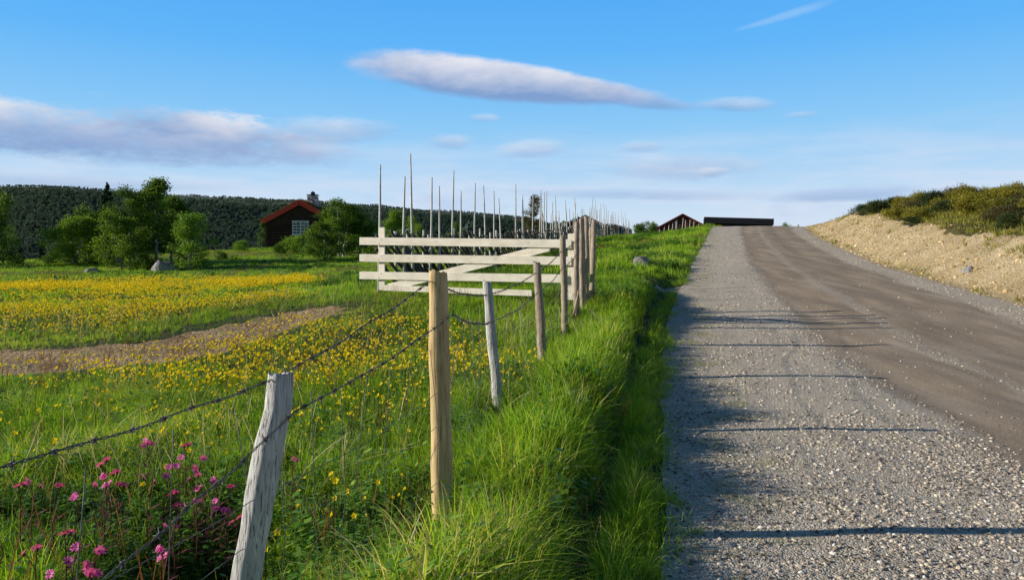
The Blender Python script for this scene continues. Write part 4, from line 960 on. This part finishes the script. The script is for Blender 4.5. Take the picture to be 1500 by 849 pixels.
# ------------------------------------------------------------------ buildings
def window(parent, x, z, w, h, y, mat=None, bars=2):
    fr = MB(); t = .07
    for sx in (-1, 1): fr.box((x + sx * (w / 2), y, z), (t, .08, h + t))
    for sz in (-1, 1): fr.box((x, y - .003, z + sz * (h / 2)), (w + t + .04, .09, t))
    for k in range(1, bars + 1): fr.box((x - w / 2 + w * k / (bars + 1), y + .005, z), (.05 if bars > 1 and k != (bars + 1) // 2 else .11, .06, h - t))
    fr.box((x, y + .012, z), (w - t, .04, .045)); f = fr.build('window', M['white_paint'], parent)
    p = MB(); p.box((x, y + .05, z), (w, .02, h)); p.build('pane', M['glass'], f)
def gable(name, x, d, rz, W, Lh, hw, rise, wallm, roofm, label, over=.35, turf=False, z=None, logs=False, barge=None):
    z = float(height(x, d)) - .1 if z is None else z
    root = empty(name, (x, d, z), rz); tag(root, label, 'building')
    w = MB(); hW, hL = W / 2, Lh / 2
    if logs:
        n = int(hw / .24)
        for k in range(n):
            zz = .12 + k * (hw / n)
            for sy in (-1, 1): w.tube([(-hW - .18, sy * hL, zz), (0, sy * hL, zz), (hW + .18, sy * hL, zz)], .14, 8)
            for sx in (-1, 1): w.tube([(sx * hW, -hL - .18, zz + .12), (sx * hW, 0, zz + .12), (sx * hW, hL + .18, zz + .12)], .135, 8)
        ng_ = 34
        for sy in (-1, 1):
            for k in range(ng_):   # upright boards of the gable
                xx = -hW + W * (k + .5) / ng_; top = hw + rise * (1 - abs(xx) / hW)
                w.box((xx, sy * (hL + .02 + .012 * (k % 2)), (hw + top) / 2 - .05), (W / ng_ * .92, .05, top - hw + .1))
    else:
        ng_ = max(14, int(W / .16))
        for sy in (-1, 1):
            for k in range(ng_):
                xx = -hW + W * (k + .5) / ng_; top = hw + rise * (1 - abs(xx) / hW); w.box((xx, sy * (hL + .012 * (k % 2)), top / 2), (W / ng_ * .9, .05, top))
        for sx in (-1, 1): w.box((sx * (hW - .02), 0, hw / 2), (.06, Lh, hw))
        w.box((0, 0, hw * .5), (W - .3, Lh - .2, hw * .98))
    w.build('wall', wallm, root)
    r = MB(); sl = math.atan2(rise, hW); Ls = math.hypot(rise, hW) + over; th = .28 if turf else .08
    for sx in (-1, 1):
        cx = sx * math.cos(sl) * Ls / 2; cz = hw + rise - math.sin(sl) * Ls / 2 + th / 2 + .03
        r.box((cx, 0, cz), (Ls, Lh + 2 * over, th), (0, sx * sl, 0))
    ro = r.build('roof', roofm, root)
    if barge:
        for sy in (-1, 1):
            for sx in (-1, 1):
                bb = MB(); bb.box((sx * (math.cos(sl) * Ls / 2 + .004), sy * (hL + over + .03), hw + rise - math.sin(sl) * Ls / 2 + th / 2 + .02), (Ls + .02, .05, th + (.16 if turf else .05)), (0, sx * sl, 0))
                bb.build('bargeboard', barge, ro)
    if turf:
        tb = []; g = np.random.default_rng(3); V = []; T = []; rn = []
        for k in range(9000):
            sx = g.choice((-1, 1)); q = g.uniform(0, Ls); y = g.uniform(-hL - over, hL + over); bx = sx * math.cos(sl) * q; bz = hw + rise - math.sin(sl) * q + th + .03
            h_ = g.uniform(.08, .3); a = g.uniform(0, 6.28); s0 = len(V); V += [(bx - .03 * math.cos(a), y - .03 * math.sin(a), bz), (bx + .03 * math.cos(a), y + .03 * math.sin(a), bz), (bx + g.normal(0, .08), y + g.normal(0, .08), bz + h_)]; T.append((s0, s0 + 1, s0 + 2)); rn += [g.uniform(0, 1)] * 3
        obj_from('turf', mesh_np('turf', np.array(V), np.array(T), M['brown_turf'], False, {'rnd': rn}), ro)
    return root, ro
M['brown_turf'] = translucent_mat('turf_roof_grass', leafcol([(0, (.05, .06, .02)), (.5, (.14, .13, .04)), (1, (.24, .2, .08))]), .3)
M['sod'] = simple('turf_roof_soil', (.07, .06, .03), .95, 0, .4, 6, .05)
cx_, cd_ = PX(437, 70), 73.0
cb = float(height(cx_, 70)) - .1
cab, croof = gable('log_cabin', PX(437, 69.5), 73, R(3), 6.0, 7.0, 2.35 + (gz(361, 70) - cb) * .0, 1.65, M['log_wall'], M['sod'], 'dark log cabin with red edged turf roof and stone chimney, half hidden by birches', .45, True, gz(364, 70), True, M['red_board'])
window(cab, .05, 1.85, 1.4, 1.25, -3.66, bars=3)
ch = MB(); rr_ = np.random.default_rng(9)
for k in range(-2, 9):
    for q in range(4):
        ang = q * math.pi / 2; ch.box((.35 + .26 * math.cos(ang + .78) + rr_.normal(0, .01), .3 + .26 * math.sin(ang + .78), 3.45 + k * .17 + .08), (.54 + rr_.normal(0, .02), .54 + rr_.normal(0, .02), .155 + .004 * q), (0, 0, rr_.normal(0, .06)))
cho = ch.build('chimney', M['chimney'], croof)
cc = MB(); cc.box((.35, .3, 5.09), (1.0, 1.0, .08)); cc.box((.35, .3, 5.28), (.35, .35, .2)); cc.box((.35, .3, 5.41), (.12, .12, .12)); cc.build('chimney_cap', M['slate'], cho)
b1, r1 = gable('red_shed', PX(1006, 80), 80 + 2, R(-12), 5.0, 5.0, gz(334, 80) - gz(350, 80), 1.35, M['barn_wood'], M['roof_dark'], 'small dark red shed with pale poles leaning on its front, left of the road crest', .25, False, gz(350, 80), False, M['maroon'])
pm = np.random.default_rng(6)
for k in range(11):
    xx = -2.3 + k * .44 + pm.normal(0, .06); m_ = MB(); hgt_ = 1.15 + 1.25 * (1 - abs(xx) / 2.6) * pm.uniform(.7, .95)
    m_.tube([(xx - .12, -3.05, -.05), (xx + pm.normal(0, .05), -2.62, hgt_)], [.05, .035], 6); m_.build('pole', M['pole_wood'], b1, True)
b2, r2 = gable('red_barn', PX(858, 96), 97, R(-5), 6.0, 6.0, 2.0, 1.55, M['barn_wood'], M['roof_dark'], 'dark barn with red roof edge behind the cluster of gate poles', .3, False, gz(316, 96) - 3.65, False, M['maroon'])
b3, r3 = gable('red_barn', PX(896, 120), 121, R(-6), 4.6, 5.0, 1.6, 1.2, M['barn_wood'], M['roof_dark'], 'smallest reddish barn, just its roof showing above the far pole fence', .3, False, gz(331, 120) - 2.85, False, M['maroon'])
# long dark building beyond the crest
xa_, xb_ = PX(1042, 90), PX(1140, 90); zt = gz(319, 90); lb_ = empty('long_building', ((xa_ + xb_) / 2, 93, zt - 3.2), R(-13)); tag(lb_, 'long low black building whose flat dark front shows over the crest of the road', 'building')
W_ = xb_ - xa_ - .2; m_ = MB()
nb = 60
for k in range(nb): m_.box((-W_ / 2 + W_ * (k + .5) / nb, -2.5 - .012 * (k % 2), 1.35), (W_ / nb * .93, .05, 2.7))
for k in range(40): 
    for sx in (-1, 1): m_.box((sx * (W_ / 2 - .03 + .012 * (k % 2)), -2.4 + 5 * k / 40, 1.35), (.05, .115, 2.7))
m_.box((0, 2.5, 1.35), (W_, .06, 2.7)); m_.build('wall', M['black_wood'], lb_)
m_ = MB(); m_.box((0, -.1, 2.85), (W_ + .24, 5.4, .72), (0, R(2.2), 0)); ro_ = m_.build('roof', M['black_wood'], lb_, bevel=.02)
m_ = MB(); m_.box((0, -2.82, 3.19), (W_ + .26, .03, .06), (0, R(2.2), 0)); m_.build('fascia', M['slate'], ro_)

# ------------------------------------------------------------------ pink flowers by the front post
pinks = [(205, 645), (215, 650), (272, 658), (262, 676), (290, 680), (288, 700), (302, 712), (284, 735), (152, 685), (158, 700), (150, 712), (80, 722), (116, 722), (50, 712), (258, 738), (308, 735), (324, 748), (97, 790), (106, 812),
         (134, 822), (52, 808), (5, 776), (428, 674), (346, 770), (240, 806), (253, 772), (335, 722), (318, 700), (218, 706), (172, 708), (60, 845), (128, 843), (30, 718), (245, 690)]
def campion(seed):
    g = np.random.default_rng(seed); st = MB(); hs = []; k = g.integers(2, 5)
    st.tube([(0, 0, -.05), (g.normal(0, .01), g.normal(0, .01), -.2 + .42), (0, 0, .3)], [.002, .0018, .0015], 5)
    heads = []
    for q in range(k):
        fl = MB(); heads.append(fl)
        a = g.uniform(0, 6.28); r = g.uniform(.01, .035); hd = np.array([r * math.cos(a), r * math.sin(a), .40 + g.uniform(-.05, .02)])
        st.tube([(0, 0, .3), hd * (.5, .5, 1) - (0, 0, .03), hd], [.0014, .0012, .001], 4)
        st.tube([hd - (0, 0, .014), hd - (0, 0, .006), hd], [.002, .004, .0028], 6)
        nrm = np.array([-.5 + g.normal(0, .35), -.65 + g.normal(0, .25), .5]); nrm /= np.linalg.norm(nrm); u = np.cross(nrm, [1, 0, 0]); u /= np.linalg.norm(u); w = np.cross(nrm, u)
        for p in range(5):
            th = p / 5 * 2 * math.pi + g.normal(0, .1); dv = math.cos(th) * u + math.sin(th) * w; sd = np.cross(nrm, dv); R_ = .0155 * g.uniform(.85, 1.15)
            V = [hd, hd + dv * R_ * .55 + sd * R_ * .3 + nrm * .003, hd + dv * R_ + sd * R_ * .42 + nrm * .002, hd + dv * R_ * .82 + nrm * .003, hd + dv * R_ - sd * R_ * .42 + nrm * .002, hd + dv * R_ * .55 - sd * R_ * .3 + nrm * .003]
            fl.add(np.array(V), None, [(0, 1, 3), (1, 2, 3), (0, 3, 5), (3, 4, 5)], g.uniform(0, 1))
    for q in range(4):
        z = .06 + q * .06; a = g.uniform(0, 6.28)
        for s in (0, math.pi):
            dv = np.array([math.cos(a + s), math.sin(a + s), .5]); sd = np.array([-math.sin(a + s), math.cos(a + s), 0]); c = np.array([0, 0, z]); st.add([c, c + dv * .02 + sd * .006, c + dv * .045, c + dv * .02 - sd * .006], [(0, 1, 2, 3)])
    return st, heads
protos = []
for s in range(5):
    st, hd_ = campion(200 + s); oo = [st.build('stem', M['red_stem'], None)] + [q.build('flower_head', M['pink'], None) for q in hd_]; protos.append([o.data for o in oo]); [bpy.data.objects.remove(o) for o in oo]
def place_words(px, py):
    if px > 400: return 'pink flower standing alone just right of the leaning grey post'
    if py > 760: return 'pink flower low in the bottom left corner of the grass' if px < 200 else 'pink flower in the dark hollow left of the leaning grey post'
    if px > 235: return 'pink flower in the dense patch left of the leaning grey post'
    if px > 190: return 'pink flower at the top left of the dense pink patch'
    if px > 130: return 'pink flower in the small upright clump left of the dense patch'
    return 'pink flower in the thin scatter near the left edge'
for i, (px, py) in enumerate(pinks):
    d_ = 4.2
    for _ in range(12): zt_ = float(height(PX(px, d_), d_)) + .40; d_ = .5 * d_ + .5 * (CAMZ - zt_) * F / (py - HY)
    x_ = PX(px, d_); z_ = float(height(x_, d_)); r = empty('pink_flower', (x_, d_, z_), i * 2.1); sc = 1.0; r.scale = (1.6, 1.6, 1.02 + .04 * (i % 3))
    for nm, me in zip(['stem'] + ['flower_head'] * 9, protos[i % 5]):
        o = obj_from(nm, me, r)
    w = place_words(px, py); tag(r, w, 'flower', w.replace('pink flower', 'pink flowers'))

# ------------------------------------------------------------------ camera, sun, sky
cam = bpy.data.cameras.new('camera'); co = bpy.data.objects.new('camera', cam); COL.objects.link(co); scene.camera = co
cam.sensor_width = 36; cam.lens = F / 1500 * 36; co.location = (0, 0, CAMZ); co.rotation_euler = (R(90), 0, 0); cam.shift_y = -(424.5 - HY) / 1500
cam.clip_start = .05; cam.clip_end = 20000
SUN_EL, SUN_AZ = 18.3, -94.5   # azimuth from +y, clockwise
sd = Vector((math.sin(R(SUN_AZ)) * math.cos(R(SUN_EL)), math.cos(R(SUN_AZ)) * math.cos(R(SUN_EL)), math.sin(R(SUN_EL))))
sl = bpy.data.lights.new('sun', 'SUN'); sl.energy = 5.0; sl.angle = R(.53); sl.color = (1, .94, .81); so = bpy.data.objects.new('sun', sl); COL.objects.link(so)
so.rotation_euler = (-sd).to_track_quat('-Z', 'Y').to_euler()
w = bpy.data.worlds.new('World'); scene.world = w; w.use_nodes = True; nt = w.node_tree; bg = nt.nodes['Background']
sky = nt.nodes.new('ShaderNodeTexSky'); sky.sky_type = 'NISHITA'; sky.sun_disc = False; sky.sun_elevation = R(SUN_EL); sky.sun_rotation = R(SUN_AZ); sky.air_density = 1.0; sky.dust_density = .4; sky.ozone_density = 3
tc = nt.nodes.new('ShaderNodeTexCoord'); vec = tc.outputs['Generated']; sp = nt.nodes.new('ShaderNodeSeparateXYZ'); nt.links.new(vec, sp.inputs[0])
az = mth(nt, 'ARCTAN2', sp.outputs[0], sp.outputs[1]); el = mth(nt, 'ARCSINE', sp.outputs[2])
elr = mth(nt, 'MULTIPLY', el, 1 / 1.6, clamp=True)
grad = ramp(nt, elr, [(0, (.76, .85, .95)), (.045, (.56, .75, .96)), (.10, (.28, .62, .98)), (.16, (.125, .49, 1.0)), (.225, (.075, .40, .97)), (.28, (.05, .26, .70)), (.36, (.025, .08, .20)), (1, (.012, .03, .07))])  # upper stops, above the view, darkened to weaken the sky fill
nis = mixc(nt, 1.0, sky.outputs[0], (.07, .07, .07), 'MULTIPLY')
base = mixc(nt, .92, nis, grad)
def uv(px, py):
    a = math.atan((px - HX) / F); return a, math.atan((HY - py) / F * math.cos(a))
cv = nt.nodes.new('ShaderNodeCombineXYZ'); nt.links.new(az, cv.inputs[0]); nt.links.new(el, cv.inputs[1])
def cn(scx, scy, s, det, off=0.0, rough=.6):
    mp = nt.nodes.new('ShaderNodeMapping'); mp.inputs['Scale'].default_value = (scx, scy, 1); mp.inputs['Location'].default_value = (off, off * .7, off); nt.links.new(cv.outputs[0], mp.inputs[0]); return noise(nt, mp.outputs[0], s, det, rough)
nA = cn(1, 2.6, 9, 6, 1.3); nB = cn(1, 3.2, 24, 10, 4.1, .68); nC = cn(1, 7, 5, 7, 8.2, .62); nW = cn(1, 2.5, 5, 5, 12.0)
def ell(cx, cy, a, b_, tilt, dist=.5, soft=.5, fade=1.0, taper=0.0):
    u0, v0 = uv(cx, cy); du = mth(nt, 'SUBTRACT', az, u0); dv = mth(nt, 'SUBTRACT', el, v0); ct, s_ = math.cos(tilt), math.sin(tilt)
    p = mth(nt, 'ADD', mth(nt, 'MULTIPLY', du, ct), mth(nt, 'MULTIPLY', dv, s_)); q = mth(nt, 'SUBTRACT', mth(nt, 'MULTIPLY', dv, ct), mth(nt, 'MULTIPLY', du, s_))
    p = mth(nt, 'MULTIPLY', p, F / a)
    wid = mth(nt, 'SUBTRACT', 1.0, mth(nt, 'MULTIPLY', p, taper)); q = mth(nt, 'DIVIDE', mth(nt, 'MULTIPLY', q, F / b_), wid)
    r2 = mth(nt, 'ADD', mth(nt, 'MULTIPLY', p, p), mth(nt, 'MULTIPLY', q, q))
    v = mth(nt, 'ADD', mth(nt, 'SUBTRACT', 1.0, r2), mth(nt, 'MULTIPLY', mth(nt, 'SUBTRACT', nA, .5), dist * 3)); v = mth(nt, 'ADD', v, mth(nt, 'MULTIPLY', mth(nt, 'SUBTRACT', nB, .5), dist * 2.4))
    mr = nt.nodes.new('ShaderNodeMapRange'); mr.interpolation_type = 'SMOOTHSTEP'; nt.links.new(v, mr.inputs[0]); mr.inputs[1].default_value = -soft * .2; mr.inputs[2].default_value = soft; mr.inputs[4].default_value = fade
    return mr.outputs[0], q
bk = nt.nodes.new('ShaderNodeMapRange'); nt.links.new(sp.outputs[1], bk.inputs[0]); bk.inputs[1].default_value = .35; bk.inputs[2].default_value = -.3; bk.inputs[4].default_value = .75
base = mixc(nt, bk.outputs[0], base, (.03, .06, .12))   # added darkening of the sky behind the viewer, cuts the fill light
cur = base
# low pale veils
veil = ramp(nt, nC, [(.42, (0,)), (.62, (1,))]); low = nt.nodes.new('ShaderNodeMapRange'); nt.links.new(el, low.inputs[0]); low.inputs[1].default_value = .17; low.inputs[2].default_value = .06; low.inputs[4].default_value = .8
cur = mixc(nt, mth(nt, 'MULTIPLY', veil, low.outputs[0]), cur, (.66, .75, .90))
veil2 = ramp(nt, nW, [(.55, (0,)), (.68, (.5,))]); cur = mixc(nt, mth(nt, 'MULTIPLY', veil2, low.outputs[0]), cur, (.36, .50, .78))
WH, GY = (.84, .83, .88), (.22, .35, .62)
for (cx, cy, a, b_, tl_, ds, sf, fd, tp, wh, gy) in (
        (745, 120, 235, 30, -.115, .22, .5, .95, .32, WH, GY), (955, 150, 75, 12, -.14, .3, 1.0, .7, .3, (.5, .62, .85), GY), (1075, 153, 60, 11, -.06, .45, 1.3, .55, 0, WH, GY),
        (60, 186, 300, 36, .02, .75, .9, .85, 0, WH, GY), (300, 190, 165, 30, -.10, .7, .9, .85, .2, WH, GY), (480, 192, 110, 20, .05, .6, 1.3, .55, 0, WH, GY), (150, 214, 330, 24, .0, .7, 1.3, .85, 0, (.42, .53, .76), GY),
        (660, 207, 34, 12, 0, .4, 1.4, .5, 0, WH, GY), (780, 218, 55, 15, .05, .4, 1.4, .5, 0, WH, GY), (710, 173, 24, 7, 0, .3, 1.4, .4, 0, WH, GY), (940, 215, 36, 9, 0, .4, 1.4, .45, 0, WH, GY),
        (1000, 243, 120, 20, 0, .5, 1.5, .6, 0, WH, GY), (1045, 252, 25, 8, 0, .3, 1.2, .6, 0, (.85, .85, .9), GY), (930, 285, 200, 9, -.03, .5, 1.5, .5, 0, (.4, .53, .8), GY), (1240, 284, 110, 11, .03, .5, 1.4, .7, 0, (.45, .57, .82), GY),
        (1145, 25, 68, 6, .20, .3, 1.6, .38, -.4, (.6, .75, .95), (.5, .7, .95)), (70, 265, 250, 12, 0, .5, 1.5, .6, 0, (.55, .66, .85), GY), (1175, 168, 25, 5, 0, .3, 1.5, .35, 0, WH, GY)):
    mk, q = ell(cx, cy, a, b_, tl_, ds, sf, fd, tp)
    lit = mth(nt, 'ADD', mth(nt, 'ADD', mth(nt, 'MULTIPLY', q, .62), .42), mth(nt, 'MULTIPLY', mth(nt, 'SUBTRACT', nA, .5), 1.6), clamp=True)
    cur = mixc(nt, mk, cur, mixc(nt, lit, gy, wh))
nt.links.new(cur, bg.inputs[0]); bg.inputs[1].default_value = 1.0
scene.view_settings.view_transform = 'Standard'; scene.view_settings.look = 'None'; scene.view_settings.exposure = 0
scene.cycles.max_bounces = 6; scene.cycles.transparent_max_bounces = 4; scene.cycles.diffuse_bounces = 3; scene.cycles.use_denoising = True
